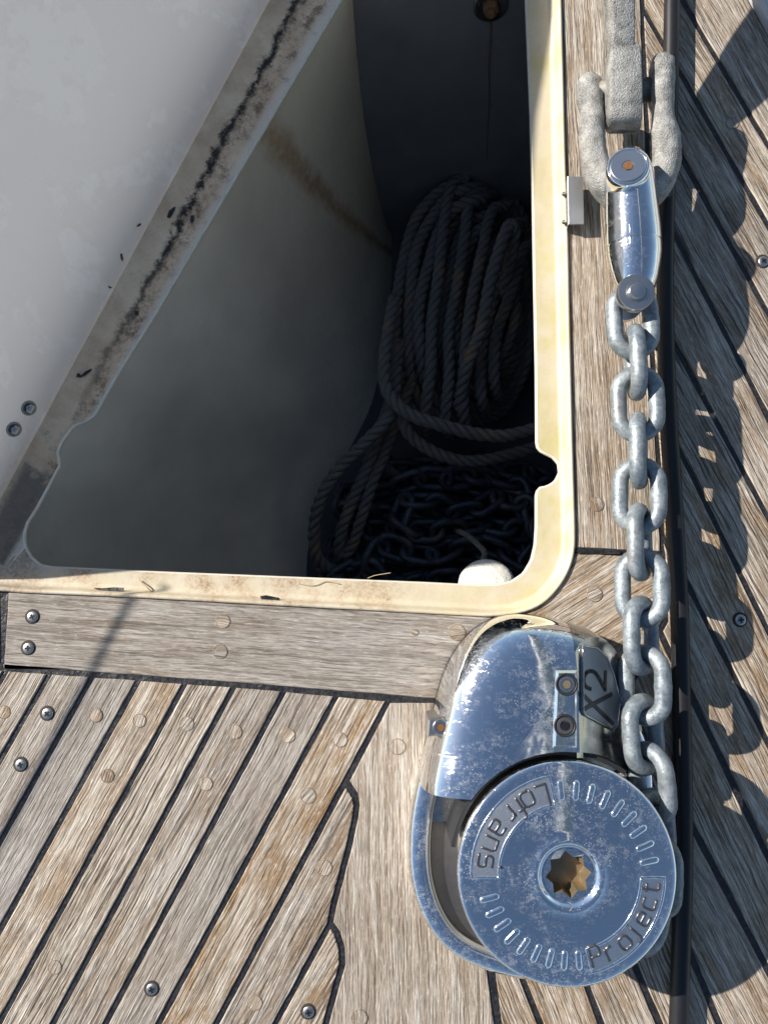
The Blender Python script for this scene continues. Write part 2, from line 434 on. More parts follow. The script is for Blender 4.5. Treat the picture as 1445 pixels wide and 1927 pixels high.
BROWNREFL = mat_simple('brown socket reflection', (.30, .23, .14), .33, .6, 120, .25, .0006, .4)  # brown put into the colour for the reflection inside the socket
DARKM = mat_simple('dark recess metal', (.14, .135, .14), .42, .7, 120, .2, .0004, .25)
WHITEP = mat_simple('weathered white plastic', (.62, .62, .56), .6, 0, 260, .8, .0012, .12)
CREAMR = mat_simple('cream reflection alloy', (.6, .57, .5), .3, .7, 60, .3, .0008, .15)  # cream put into the colour for the reflection below the disc
ROPE = mat_rope()
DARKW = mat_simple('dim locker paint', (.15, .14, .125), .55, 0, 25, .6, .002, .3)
TWIG = mat_simple('dry straw', (.45, .36, .22), .8, 0, 500, .2, .0003, .3)
PLUGM = TEAK

# ------------------------------------------------------------------ sea, deck
bm = bmesh.new(); bmesh.ops.create_grid(bm, x_segments=2, y_segments=2, size=900)
for v in bm.verts: v.co.z = -1.6
sea = NT('sea water'); sp_ = sea.pos(1)
sea.set(Base_Color=(.02, .06, .08, 1), Roughness=.12, Normal=sea.bump(sea.noise(sp_, 1.5, 5), .6, .2))
tag(obj('sea_water', bm, sea.m), kind='structure')

# outline of the cream rim where it meets the wood (photo pixels at deck level)
OUT = [(-60, 1105), (20, 1112), (60, 1115), (250, 1123), (500, 1137), (860, 1156), (925, 1159), (975, 1154), (1018, 1137), (1050, 1105),
       (1070, 1070), (1079, 1035), (1080, 990), (1076, 850), (1070, 600), (1066, 420), (1062, 300), (1057, 100), (1052, -100), (1046, -330),
       (1030, -380), (990, -400), (860, -400), (800, -370)]
OUT += [(470, -60), (440, -2), (270, 318), (98, 638), (-50, 905), (-80, 980), (-92, 1030), (-88, 1080)]
# outline of the opening
INN = [(75, 1064), (95, 1068), (300, 1078), (600, 1090), (800, 1098), (900, 1103), (935, 1102), (962, 1096), (986, 1080), (1001, 1055), (1008, 1025),
       (1010, 990), (1010, 930), (1014, 919), (1030, 916), (1045, 907), (1054, 890), (1052, 872), (1042, 860), (1024, 851), (1014, 845), (1011, 835),
       (1010, 700), (1005, 440), (1000, 220), (991, 0), (985, -160), (975, -280), (955, -310), (920, -322), (880, -322), (850, -305)]
INN += [(820, -270), (640, -2), (450, 318), (284, 600), (221, 700), (176, 780), (161, 791), (138, 799), (114, 830), (106, 850), (111, 874), (66, 958),
        (50, 982), (43, 1004), (45, 1028), (57, 1050)]
def wp(lst, z=0): return [W(x, y, z) for x, y in lst]
def z2(p, z): return [Vector((v[0], v[1], z)) for v in p]
outW = resample(catmull(wp(OUT), 4, True), 420)
hole = inset([(v.x, v.y) for v in outW], .003)
RAILX = [(1470, 130), (1400, 0), (1200, -330)]     # gelcoat toe rail, far right
# black caulk bed under all planks, with the locker cut out
def fill_between(bm, outer, inner, z):
    vs = []
    for lp in (outer, inner):
        a = [bm.verts.new((p[0], p[1], z)) for p in lp]
        for i in range(len(a)): bm.edges.new((a[i], a[(i+1) % len(a)]))
        vs.append(a)
    bmesh.ops.triangle_fill(bm, use_beauty=True, edges=bm.edges[:], normal=(0, 0, 1))
    return vs
bm = bmesh.new(); fill_between(bm, [(-1.3, -1.0), (1.1, -1.0), (1.1, 1.1), (-1.3, 1.1)], hole, -.0010)
bed = tag(obj('deck', bm, CAULK, smooth=False), kind='structure')

PL = bmesh.new(); uvl = PL.loops.layers.float_vector.new('grain'); prl = PL.loops.layers.float_color.new('prand')
PLANKS = []
def plank(poly, ang, hw=5.5, seed=None, rnd=None, skip=False):
    """poly: seam centre lines in photo pixels; ang: direction of the grain in degrees on the deck"""
    poly = [p for i, p in enumerate(poly) if (Vector(p)-Vector(poly[i-1])).length > 2.0]
    if len(poly) < 3 or abs(area2(poly)) < 600: return
    P = [W(*p) for p in poly]; P = inset([(v.x, v.y) for v in P], hw * .0004)
    # wavy sawn edges
    Q = []
    for i in range(len(P)):
        a, b = Vector(P[i]), Vector(P[(i+1) % len(P)]); L = (b-a).length; m = max(1, int(L/.006))
        nrm = Vector((-(b-a).y, (b-a).x)).normalized()
        for k in range(m):
            q = a.lerp(b, k/m); w = (mnoise.noise(Vector((q.x*70, q.y*70, 3)))*.00035 + mnoise.noise(Vector((q.x*300, q.y*300, 9)))*.00022) if 0 < k else 0
            Q.append(q + nrm*w)
    r = rnd or (random.random(), random.random(), random.random()); off = Vector((random.uniform(0, 9), random.uniform(0, 9), 0))
    du = Vector((cos(radians(ang)), sin(radians(ang)))); dv = Vector((-du.y, du.x))
    zt = random.uniform(-.0001, .0002)
    loops = [[Vector((p.x, p.y, -.005)) for p in Q], [Vector((p.x, p.y, zt-.0006)) for p in Q]]
    I = inset([(p.x, p.y) for p in Q], .0006); loops.append([Vector((p.x, p.y, zt)) for p in I])
    rows = [[PL.verts.new(v) for v in lp] for lp in loops]; fs = []; n = len(Q)
    for a, b in zip(rows, rows[1:]):
        for i in range(n): fs.append(PL.faces.new((a[i], a[(i+1) % n], b[(i+1) % n], b[i])))
    fs.append(PL.faces.new(rows[-1]))
    for f in fs:
        for l in f.loops:
            c = l.vert.co.xy; l[uvl] = Vector((c.dot(du), c.dot(dv), 0)) + off; l[prl] = (*r, 1)

# margin plank aft of the locker
mb = [W(x, y) for x, y in [(10, 1254), (480, 1289), (815, 1315)]]
a_m = math.degrees(math.atan2((mb[2]-mb[0]).y, (mb[2]-mb[0]).x))
top_edge = [p for p in OUT if 10 < p[0] < 930 and p[1] > 1100][::-1]
plank([(6, 1262), (14, 1112)] + [(60, 1114), (250, 1122), (500, 1136), (860, 1155), (925, 1158)] + [(942, 1168), (850, 1322), (815, 1317), (480, 1290), (10, 1255)], a_m, 3, rnd=(.15, .75, .05))
plank([(-300, 1095), (2, 1105), (4, 1252), (-300, 1232)], a_m, 4, rnd=(.15, .75, .25))
# mitred corner piece with diagonal grain
plank([(930, 1160), (975, 1155), (1018, 1138), (1050, 1106), (1070, 1071), (1080, 1038), (1245, 1046), (1251, 1165), (1160, 1330), (905, 1330), (860, 1310)], 32, 3, rnd=(.7, .1, .3))
# plank outboard of the locker
plank([(1057, 60), (1062, 300), (1066, 420), (1070, 600), (1076, 850), (1080, 992), (1080, 1034), (1245, 1041), (1240, 900), (1226, 660), (1216, 240), (1207, 0), (1195, -420), (1044, -420), (1050, -150)], 92, 3.5, rnd=(.45, .15, .35))
# king plank with its nibs
KL = [(731, 1317), (690, 1396), (651, 1470), (668, 1496), (671, 1515), (668, 1540), (655, 1600), (627, 1706), (621, 1738), (634, 1756), (643, 1785), (644, 1815), (630, 1865), (611, 1935), (590, 2060), (560, 2250)]
plank([(815, 1317)] + KL + [(990, 2250), (940, 1960), (925, 1848), (905, 1690), (900, 1322)], 91, 6, rnd=(.25, .35, .2))
# left diagonal planks
reg = [(-900, 1180), (10, 1258), (480, 1292), (737, 1316)] + KL[1:] + [(-900, 2250)]
LS = [((-435, 1225), .57), ((-345, 1235), .57), ((-255, 1245), .57), ((-165, 1250), .57), ((-75, 1258), .57), ((10, 1266), .575), ((95, 1266), .572), ((174, 1273), .557), ((262, 1279), .554),
      ((349, 1286), .547), ((440, 1293), .5365), ((533, 1304), .536), ((633, 1310), .541), ((731, 1318), .532), ((824, 1371), .55), ((940, 1371), .55)]
def lp(s, y): return (s[0][0] - s[1]*(y-s[0][1]), y)
for i in range(len(LS)-1):
    a, b = LS[i], LS[i+1]
    if i == 13: reg_ = [(646, 1480), (654, 1478), (668, 1500), (671, 1515), (668, 1540), (655, 1600), (627, 1706), (621, 1740), lp(b, 2250), lp(a, 2250)]
    q = clip(reg, lp(a, 2400), lp(a, 1000)); q = clip(q, lp(b, 1000), lp(b, 2400))
    if i == 13: q = reg_
    dirv = W(*lp(a, 1300)) - W(*lp(a, 1900))
    g = math.degrees(math.atan2(dirv.y, dirv.x))
    rr = {6: (.1, .6, .1), 7: (.05, .75, .1), 8: (.55, .1, .15), 9: (.0, .25, 1.0), 10: (.5, .5, .5), 11: (.2, .65, .3), 12: (.9, .1, .45), 13: (.75, .45, .6), 14: (.95, .2, .6)}.get(i)
    plank(q, g, 5.2, rnd=rr or (random.uniform(0, .5), random.uniform(0, .8), random.uniform(.1, .5)))
# right diagonal planks
RS = [((1410, 0), (1470, 105)), ((1282, 0), (1445, 275)), ((1199, 0), (1445, 425)), ((1282, 299), (1445, 590)), ((1259, 425), (1445, 786)), ((1259, 632), (1445, 975)),
      ((1278, 850), (1445, 1188)), ((1287, 1090), (1445, 1400)), ((1293, 1296), (1445, 1614)), ((1304, 1559), (1445, 1826)), ((1296, 1790), (1353, 1927)),
      ((1199, 1829), (1241, 1927)), ((1108, 1867), (1131, 1927)), ((986, 1852), (1016, 1927)), ((900, 1852), (906, 1927))]
regR = [(1195, -420), (1207, 0), (1216, 240), (1226, 660), (1240, 900), (1246, 1043), (1252, 1168), (1160, 1334), (902, 1334), (908, 1690), (928, 1848), (943, 1960), (990, 2250), (3000, 2250), (3000, -420)]
def ext(s, y):
    (x0, y0), (x1, y1) = s; return (x0 + (x1-x0)*(y-y0)/(y1-y0), y)
for i in range(len(RS)-1):
    a, b = RS[i], RS[i+1]     # a lies above-right of b
    q = clip(regR, ext(a, -900), ext(a, 2600)) ; q = clip(q, ext(b, 2600), ext(b, -900))
    q = [(x, y) for x, y in q]
    if len(q) < 3: continue
    dirv = W(*a[0]) - W(*a[1]); g = math.degrees(math.atan2(dirv.y, dirv.x))
    # keep within one metre of the frame
    q = clip(q, (2300, 3000), (2300, -3000)) if False else q
    plank(q, g, 6, rnd=(random.uniform(.3, 1), random.uniform(0, .5), random.uniform(.4, 1)))
# gap from clip helper orientation is checked by the render
planks = obj('planking', PL, TEAK, bed, smooth=False)
tag(planks, 'weathered grey teak planks laid in a herringbone')

# white gelcoat toe rail in the corner of the deck
rl = [(1406, -6), (1468, 108), (1880, 830), (2600, 830), (2600, -420), (1150, -420)]
bm = bmesh.new(); P = [W(*p) for p in rl]; pp = [(v.x, v.y) for v in P]
loft(bm, [z2(pp, -.003), z2(pp, .006), z2(inset(pp, .003), .009)], True, (False, True))
tag(obj('toe_rail', bm, mat_simple('grey white rail gelcoat', (.5, .5, .5), .35, 0, 30, .1, .001, .06), smooth=False, sharp=20),
    'grey white gelcoat toe rail beyond the black seam, upper right corner', 'toe rail')

# wooden plugs and screws are part of the deck
def disc_part(name, px, py, r, seed, grain_ang=60):
    bm = bmesh.new(); c = W(px, py); R = r*.0004*.98
    lathe(bm, [(R*1.10, .0001), (R*1.07, .00028), (R*.98, .0001), (R*.95, .0004), (R*.9, .00045)], 28, Matrix.Translation((c.x, c.y, 0)), (False, True))
    uv_ = bm.loops.layers.float_vector.new('grain'); pr_ = bm.loops.layers.float_color.new('prand')
    rr = (random.random(), random.uniform(0, .6), random.random()*.5); off = Vector((random.random()*9, random.random()*9, 0))
    du = Vector((cos(radians(grain_ang)), sin(radians(grain_ang)))); dv = Vector((-du.y, du.x))
    for f in bm.faces:
        for l in f.loops: l[uv_] = Vector((l.vert.co.xy.dot(du), l.vert.co.xy.dot(dv), 0)) + off; l[pr_] = (*rr, 1)
    me_o = obj(name, bm, TEAK, bed, smooth=False)
    bm = bmesh.new(); lathe(bm, [(R*1.12, .00025), (R*.99, .00055)], 28, Matrix.Translation((c.x, c.y, 0)), (False, False))
    return me_o, R, c
PLUGS = [(420, 1169, 13, -3), (415, 1226, 13, -3), (860, 1190, 15, -3), (781, 1190, 6, -3), (1122, 949, 13, 92), (1118, 1118, 14, 32), (8, 1340, 12, 60), (181, 1346, 12, 60), (263, 1356, 12, 60),
         (352, 1362, 13, 60), (442, 1377, 13, 60), (203, 1460, 12, 60), (388, 1475, 12, 60), (542, 1384, 13, 60), (640, 1392, 13, 60), (748, 1405, 14, 91), (580, 1497, 14, 60), (610, 1633, 14, 60),
         (104, 1820, 12, 60), (480, 1887, 13, 60), (676, 1915, 14, 91), (1377, 232, 12, 120)]
GROOVE = mat_simple('dark glue line', (.22, .17, .125), .8)
for px, py, r, ga in PLUGS:
    o, R, c = disc_part('wooden_plug', px, py, r, 0, ga + random.uniform(-14, 14))
    bm = bmesh.new()
    lathe(bm, [(R*1.06, .00022), (R*1.04, .0005), (R*.985, .0005), (R*.97, .0003)], 28, Matrix.Translation((c.x, c.y, 0)), (False, False))
    obj('glue_line', bm, GROOVE, o)
def cross_recess(bm, c, R, z, ang):
    for k in (0, 1):
        a = ang + k*pi/2; d = Vector((cos(a), sin(a), 0)); n = Vector((-sin(a), cos(a), 0))
        w = R*.16; L = R*.5
        vs = [bm.verts.new(Vector((c.x, c.y, z + k*.00003)) + d*s*L + n*t*w) for s, t in ((-1, -1), (1, -1), (1, 1), (-1, 1))]
        bm.faces.new(vs)
for px, py, a in [(62, 1160, .5), (54, 1219, .1), (90, 1342, .8), (40, 1438, .3), (286, 1860, .4), (580, 1903, .2), (1434, 492, .7), (1391, 1166, .1)]:
    c = W(px, py); R = .0042; T = Matrix.Translation((c.x, c.y, 0))
    e = empty('screw', (c.x, c.y, 0)); e.parent = bed
    bm = bmesh.new(); lathe(bm, [(R*1.34, .0002), (R*1.28, .00045), (R*.92, .0004)], 28, None, (False, True)); obj('countersink', bm, mat_simple('countersink shade', (.03, .024, .018), .8), e)
    bm = bmesh.new(); T2 = Matrix.Translation((.0003, -.0002, 0))
    lathe(bm, [(R*.98, .0003), (R*.98, .0008), (R*.88, .00125), (R*.6, .0016), (R*.3, .00172), (R*.02, .00175)], 28, T2, (False, True)); hd = obj('screw_head', bm, BRUSH, e)
    bm = bmesh.new(); cross_recess(bm, Vector((.0003, -.0002, 0)), R, .0018, a); obj('cross_recess', bm, INK, hd)

# ------------------------------------------------------------------ anchor locker
lock = tag(empty('locker_rim', (0, 0, -.02)), 'cream gelcoat rim around the open anchor locker, stained yellow and brown', 'locker rim')
FZ = -.010; LIPW = .0055
# rounded lip against the wood
P0 = [(v.x, v.y) for v in outW]
prof = [(-.0006, -.006), (-.0006, .0012), (.0002, .0021), (.0014, .0024), (.0028, .0020), (.0040, .0006), (.0050, -.0022), (.0058, -.0055), (.0070, -.0083), (.0092, -.0097), (.0115, FZ)]
prof = [(d*.70 if d > 0 else d, z) for d, z in prof]
loops = [z2(inset(P0, d), z) for d, z in prof]
bm = bmesh.new(); loft(bm, loops)
adopt(obj('rim_lip', bm, FLANGE), lock)
floor_out = inset(P0, .0115*.70)
innW = [(v.x, v.y) for v in (W(x, y, FZ) for x, y in INN)]
innC = resample([Vector((*p, 0)) for p in innW], 500); innC = [(p.x, p.y) for p in innC]
bm = bmesh.new(); vs = fill_between(bm, floor_out, innC, FZ)
# separate the hinge-side band (its own grimy look) from the rest
bmesh.ops.subdivide_edges(bm, edges=[e for e in bm.edges if e.calc_length() > .03], cuts=2, use_grid_fill=False)
bmesh.ops.triangulate(bm, faces=bm.faces)
o = obj('sill', bm, FLANGE, smooth=False); o.data.materials.append(BAND)
for f in o.data.polygons:
    c = sum((o.data.vertices[i].co for i in f.vertices), Vector())/len(f.vertices)
    dd = (c-HA).dot(HN); tt = (c-HA).dot(HD)
    if dd < .055 and c.x < W(830, 0).x and tt > -.09 and (c.y > W(0, 1052).y): f.material_index = 1
adopt(o, lock)
# edge of the sill turning down into the locker
bm = bmesh.new()
loops = [z2(innC, FZ), z2(inset(innC, .0008), FZ-.0006), z2(inset(innC, .0012), FZ-.002), z2(inset(innC, .0010), FZ-.0045), z2(inset(innC, -.003), FZ-.005)]
loft(bm, loops); adopt(obj('opening_edge', bm, mat_simple('pale moulded edge', (.68, .62, .52), .45, 0, 150, .2, .0006, .2)), lock)

# interior: hull side (sloping), forward bulkhead, outboard wall, after wall, floor
inter = tag(empty('locker_interior', (0, 0, -.34)), kind='structure')
ZB = -.34
top = catmull([W(820, -300, -.016), W(655, -20, -.016), W(425, 318, -.016), (W(245, 600, -.016)), W(130, 760, -.016), W(60, 880, -.016), W(-10, 1000, -.016), W(-30, 1120, -.016), W(-30, 1200, -.016)], 6)
bot = catmull([W(690, 150, ZB), W(728, 380, ZB), W(738, 480, ZB), W(728, 620, ZB), W(700, 760, ZB), W(650, 860, ZB), W(600, 960, ZB), W(580, 1060, ZB), W(575, 1160, ZB)], 6)
bm = bmesh.new(); hl = bm.verts.layers.float_vector.new('hull'); rows = []
NV = 24
for j in range(NV+1):
    t = j/NV; row = []
    for i, (a, b) in enumerate(zip(top, bot)):
        p = a.lerp(b, t); bul = sin(pi*t)
        kb = max(0, min(1, (i-12)/14)); p = p + Vector((-.020*bul, -.004*bul, -.035*bul))*kb; p += Vector((0, 0, mnoise.noise(p*18)*.0035))
        v = bm.verts.new(p); v[hl] = Vector((i/(len(top)-1), t, 0)); row.append(v)
    rows.append(row)
for a, b in zip(rows, rows[1:]):
    for i in range(len(a)-1): bm.faces.new((a[i], a[i+1], b[i+1], b[i]))
adopt(obj('hull_side', bm, HULL), inter)
def quadwall(name, pts, m, nu=16, nv=16, amp=.002):
    bm = bmesh.new(); a, b, c, d = pts; rows = []
    for j in range(nv+1):
        row = []
        for i in range(nu+1):
            u = i/nu; v = j/nv; p = a.lerp(b, u).lerp(d.lerp(c, u), v); p = p + Vector((0, 0, 0)); row.append(bm.verts.new(p + Vector((1, 1, 1))*mnoise.noise(p*14)*amp))
        rows.append(row)
    for p, q in zip(rows, rows[1:]):
        for i in range(nu): bm.faces.new((p[i], p[i+1], q[i+1], q[i]))
    return adopt(obj(name, bm, m), inter)
yb = W(0, -25).y + .004
zf = -.020
BX0 = W(560, 300, ZB).x; BX1 = .30
fb0 = Vector((W(640, -60, zf).x, yb, zf)); 
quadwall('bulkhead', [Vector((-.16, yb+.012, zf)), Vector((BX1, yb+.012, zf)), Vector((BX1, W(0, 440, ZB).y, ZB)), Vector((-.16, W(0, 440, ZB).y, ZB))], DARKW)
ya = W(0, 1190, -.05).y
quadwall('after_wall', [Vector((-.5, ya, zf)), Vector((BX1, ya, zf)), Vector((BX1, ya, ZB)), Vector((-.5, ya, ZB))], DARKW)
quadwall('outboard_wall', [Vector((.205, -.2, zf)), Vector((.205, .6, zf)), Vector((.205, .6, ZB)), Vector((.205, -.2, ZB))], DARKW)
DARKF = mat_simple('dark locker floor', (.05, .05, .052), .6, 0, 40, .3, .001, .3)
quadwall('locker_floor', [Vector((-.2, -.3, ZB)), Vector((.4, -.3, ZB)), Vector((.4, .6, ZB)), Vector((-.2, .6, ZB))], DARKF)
# underside of the deck so no daylight leaks in
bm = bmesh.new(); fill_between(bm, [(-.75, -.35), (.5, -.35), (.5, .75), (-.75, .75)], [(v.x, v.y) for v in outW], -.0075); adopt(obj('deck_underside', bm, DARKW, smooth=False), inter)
# washer and bolt on the bulkhead, with its rust run
wz = -.07
def bulk_pt(px, py):
    # intersect view ray with the bulkhead plane
    A = Vector((0, yb+.012, zf)); B = Vector((0, W(0, 440, ZB).y, ZB)); n = Vector((0, (B-A).z, -(B-A).y)).normalized()
    o_ = Vector((0, 0, H)); d = W(px, py, -.3)-o_; t = (A-o_).dot(n)/d.dot(n); return o_+d*t, n
bp, bn = bulk_pt(923, 8)
if bn.y > 0: bn = -bn
e = empty('backing_washer', bp); adopt(e, inter); M_ = frame_z(bn); M_.translation = Vector((0, 0, 0))
bm = bmesh.new(); lathe(bm, [(.0150, -.001), (.0150, .0022), (.0135, .003), (.006, .003)], 40, M_, (False, True)); obj('washer', bm, DARKCH, e)
bm = bmesh.new(); lathe(bm, [(.0068, .002), (.0068, .008), (.006, .0088), (.0036, .0088), (.0036, .012), (.003, .0128)], 6, M_, (False, True)); obj('bolt_nut', bm, RUST, e, smooth=False)
e.matrix_parent_inverse = Matrix.Translation(-Vector(inter.location))
run = [bulk_pt(x, y)[0] + bn*.0012 for x, y in [(921, 38), (922, 70), (919, 120), (920, 180), (917, 240), (916, 300)]]
bm = bmesh.new(); tube(bm, catmull(run, 6), [.0012*(1-.02*i) for i in range(31)], 6, squash=(1, .4, .4)); adopt(obj('rust_run', bm, mat_simple('rust stain', (.12, .09, .07), .8)), inter)

# ------------------------------------------------------------------ lid, hinged along the diagonal and standing open
ALPHA = radians(57.5)
LA, LB = W(0, 950, -.0095), W(513, -2, -.0095)
ld = (LB-LA).normalized(); lout = Vector((-ld.y, ld.x, 0)); lout = lout if lout.x < 0 else -lout
lup = (lout*cos(ALPHA) + Vector((0, 0, 1))*sin(ALPHA)).normalized()       # direction up the lid
lnrm = ld.cross(lup); lnrm = lnrm if lnrm.z > 0 else -lnrm                 # towards the opening: underside
# locker outline mirrored about the hinge, forward end widened to cast more shadow
def lid_uv(px, py):
    p = W(px, py)-W(0, 950); return (p.dot(ld), abs(p.dot(lout)))
lo = [(1046, 1140), (1066, 1120), (1072, 1080), (1070, 600), (1082, 300), (1110, 100), (1120, -330), (1000, -400), (860, -400), (800, -370)]
luv = [lid_uv(*p) for p in lo]; luv = [(u, v) for u, v in luv]
ufar = luv[-1][0]
luv = [(-.055, .0), (-.062, .010), (-.058, .022)] + [lid_uv(*p) for p in [(100, 1120), (500, 1140), (900, 1152), (1000, 1150)]] + luv + [(ufar+.05, 0)]
def lidp(u, v, n=0): return LA + ld*u + lup*v + lnrm*n
lid = tag(empty('hatch_lid', LA), 'open white gelcoat locker lid with chalky worn patches, its shaded underside leaning back', 'hatch lid')
bm = bmesh.new(); LU = [tuple(p) for p in luv]
L2 = inset(LU, .004)
loft(bm, [[lidp(u, v, 0) for u, v in L2], [lidp(u, v, -.002) for u, v in LU], [lidp(u, v, -.022) for u, v in LU], [lidp(u, v, -.024) for u, v in L2]], True, (True, True))
adopt(obj('lid_panel', bm, LID, smooth=False), lid)
def ray_lid(px, py, n=0.0):
    o_ = Vector((0, 0, H)); d = W(px, py, 0)-o_; t = (LA + lnrm*n - o_).dot(lnrm)/d.dot(lnrm); return o_+d*t
for px, py in ((55, 768), (27, 808)):
    b = ray_lid(px, py); e = empty('hinge_bolt', b); adopt(e, lid); M_ = frame_z(lnrm, ld)
    sc = .0034
    bm = bmesh.new(); lathe(bm, [(sc*1.75, .0001), (sc*1.68, .0007), (sc*1.5, .0009), (sc*1.36, .0006)], 32, M_, (False, False)); obj('recess_rim', bm, mat_simple('stained recess rim', (.3, .27, .23), .7), e)
    bm = bmesh.new(); lathe(bm, [(sc*1.5, .0003), (sc*.9, .00035)], 32, M_, (False, True)); obj('recess', bm, DARKM, e)
    bm = bmesh.new(); lathe(bm, [(sc*1.1, .0003), (sc*1.1, .0030), (sc*.98, .0034)], 6, M_, (False, True)); obj('nut', bm, BRUSH, e, smooth=False)
    bm = bmesh.new(); lathe(bm, [(sc*.62, .0030), (sc*.62, .0052), (sc*.5, .0058)], 20, M_, (False, True)); obj('bolt_end', bm, BRUSH, e)

# ------------------------------------------------------------------ rope, chain pile and float in the locker
def rope_strand(bm, path, r=.0066, pitch=.030, ph0=0):
    # resample evenly
    P = [Vector(p) for p in path]; L = sum((b-a).length for a, b in zip(P, P[1:])); n = max(8, int(L/.0030)); P = resample(P, n, closed=False)
    tg = [(P[min(i+1, n-1)]-P[max(i-1, 0)]).normalized() for i in range(n)]
    u = tg[0].orthogonal().normalized(); s = 0; strands = [[], [], []]
    for i in range(n):
        u = (u - tg[i]*u.dot(tg[i])).normalized(); v = tg[i].cross(u)
        if i: s += (P[i]-P[i-1]).length
        for k in range(3):
            a = ph0 + 2*pi*s/pitch + 2*pi*k/3
            strands[k].append(P[i] + (u*cos(a)+v*sin(a))*r*.52)
    for st in strands: tube(bm, st, r*.53, 7, caps=True)
def ip(lst): return [W(x, y, z) for x, y, z in lst]
bm = bmesh.new(); rnd = random.Random(5)
turns = []
for i in range(9):
    lx = 752 + 23*i; rx = 1000 - 7*i; ty = 335 + 16*i + (i % 3)*6; by = 800 - 14*i; zc = -.245 + .008*(i % 3) - .004*i
    cx = (lx+rx)/2; N = 16
    for k in range(N):
        a = pi*.5 + 2*pi*k/N + 0.0
        ca, sa = cos(a), sin(a)
        x = cx + (rx-lx)/2 * (abs(ca)**.75)*(1 if ca > 0 else -1)
        yy = (ty+by)/2 - (by-ty)/2 * (abs(sa)**.9)*(1 if sa > 0 else -1)
        x += (1 if ca < 0 else .3)*(-26*((yy-520)/260)) + rnd.uniform(-4, 4)      # lean of the bundle
        z = zc - .035*(ca > .2) - .02*(sa < -.6) + rnd.uniform(-.003, .003)
        turns.append((x, yy + rnd.uniform(-5, 5), z))
# one continuous coil
rope_strand(bm, catmull(ip(turns), 10), .0070, .034)
# inner second layer, further back
t2 = []
for i in range(5):
    for k in range(14):
        a = pi*.4 + 2*pi*k/14; x = 930 + (60-6*i)*cos(a); yy = 590 - (150-15*i)*sin(a); t2.append((x + rnd.uniform(-5, 5), yy + rnd.uniform(-6, 6), -.29 + .012*i))
rope_strand(bm, catmull(ip(t2), 8), .0066, .034)
rope_strand(bm, catmull(ip([(945, 560, -.24), (968, 440, -.19), (955, 430, -.182), (925, 520, -.19), (905, 620, -.20), (878, 690, -.21), (862, 770, -.24)]), 14), .0070, .034)
rope_strand(bm, catmull(ip([(742, 560, -.215), (728, 640, -.205), (722, 700, -.20), (735, 748, -.195), (775, 782, -.195), (840, 803, -.20), (905, 818, -.205), (965, 818, -.205), (1040, 795, -.21)]), 14), .0070, .034)
rope_strand(bm, catmull(ip([(752, 640, -.235), (745, 740, -.225), (765, 810, -.22), (815, 850, -.225), (880, 868, -.23), (950, 858, -.235), (1030, 835, -.24)]), 14), .0068, .034)
rope_strand(bm, catmull(ip([(745, 690, -.22), (735, 775, -.21), (690, 830, -.215), (640, 880, -.225), (605, 935, -.235), (592, 990, -.25), (598, 1050, -.27), (640, 1085, -.29)]), 14), .0070, .034)
rope_strand(bm, catmull(ip([(755, 700, -.25), (715, 810, -.24), (690, 880, -.245), (660, 950, -.255), (640, 1010, -.27), (640, 1060, -.29)]), 14), .0068, .034)
rope_strand(bm, catmull(ip([(770, 730, -.25), (725, 850, -.25), (700, 910, -.25), (680, 975, -.26), (655, 1040, -.28), (600, 1080, -.30)]), 14), .0066, .034)
rope_strand(bm, catmull(ip([(780, 700, -.26), (735, 830, -.26), (720, 870, -.27), (750, 900, -.29)]), 12), .0066, .034)
for k, (xt, yt, xb, yb_) in enumerate([(850, 350, 800, 785), (885, 375, 838, 790), (925, 400, 872, 780), (960, 430, 905, 745), (985, 470, 930, 720)]):
    m_ = [(xt+30, yt-12, -.25), (xt, yt, -.235)] + [(xt+(xb-xt)*t + rnd.uniform(-6, 6) - 10*sin(pi*t), yt+(yb_-yt)*t, -.228-.008*(k % 2)) for t in (.2, .4, .6, .8)] + [(xb, yb_, -.24), (xb+8, yb_+30, -.27)]
    rope_strand(bm, catmull(ip(m_), 12), .0068, .034, ph0=k)
tag(obj('anchor_rope', bm, ROPE), 'grey three strand rope hanging in a long coil, dim at the back of the locker', 'rope')

def link_mesh(name, wire, pitch, width, seg=14, ns=11, weld=True, m_=GALV):
    bm = bmesh.new(); r = wire/2; rc = (width-wire)/2; st = (pitch+wire-2*rc-0)/2     # centre line radius, half straight
    path = []
    for i in range(5): path.append(Vector((rc, -st+2*st*i/4, 0)))
    for i in range(1, ns): a = pi*i/ns; path.append(Vector((rc*cos(a), st+rc*sin(a), 0)))
    for i in range(5): path.append(Vector((-rc, st-2*st*i/4, 0)))
    for i in range(1, ns): a = pi+pi*i/ns; path.append(Vector((rc*cos(a), -st+rc*sin(a), 0)))
    R = [r*(1 if not (weld and i in (2,)) else 1.07) for i in range(len(path))]
    tube(bm, path, R, seg, closed=True)
    me = bpy.data.meshes.new(name); bmesh.ops.recalc_face_normals(bm, faces=bm.faces); bm.to_mesh(me); bm.free()
    me.materials.append(m_)
    for p in me.polygons: p.use_smooth = True
    return me
LW, LPch, LWd = .0114, .0325, .0370
LM = link_mesh('link', LW, LPch, LWd)
def link_matrix(c, along, ang):
    """ang: where the first arm lies, from level towards up, looking along the chain"""
    y = along.normalized(); x0 = Vector((0, 0, 1)).cross(y); x0 = (-x0 if x0.x < 0 else x0).normalized(); z0 = x0.cross(y); z0 = z0 if z0.z > 0 else -z0
    x = x0*cos(ang) + z0*sin(ang); z = x.cross(y)
    M = Matrix((x, y, z)).transposed().to_4x4(); M.translation = c; return M
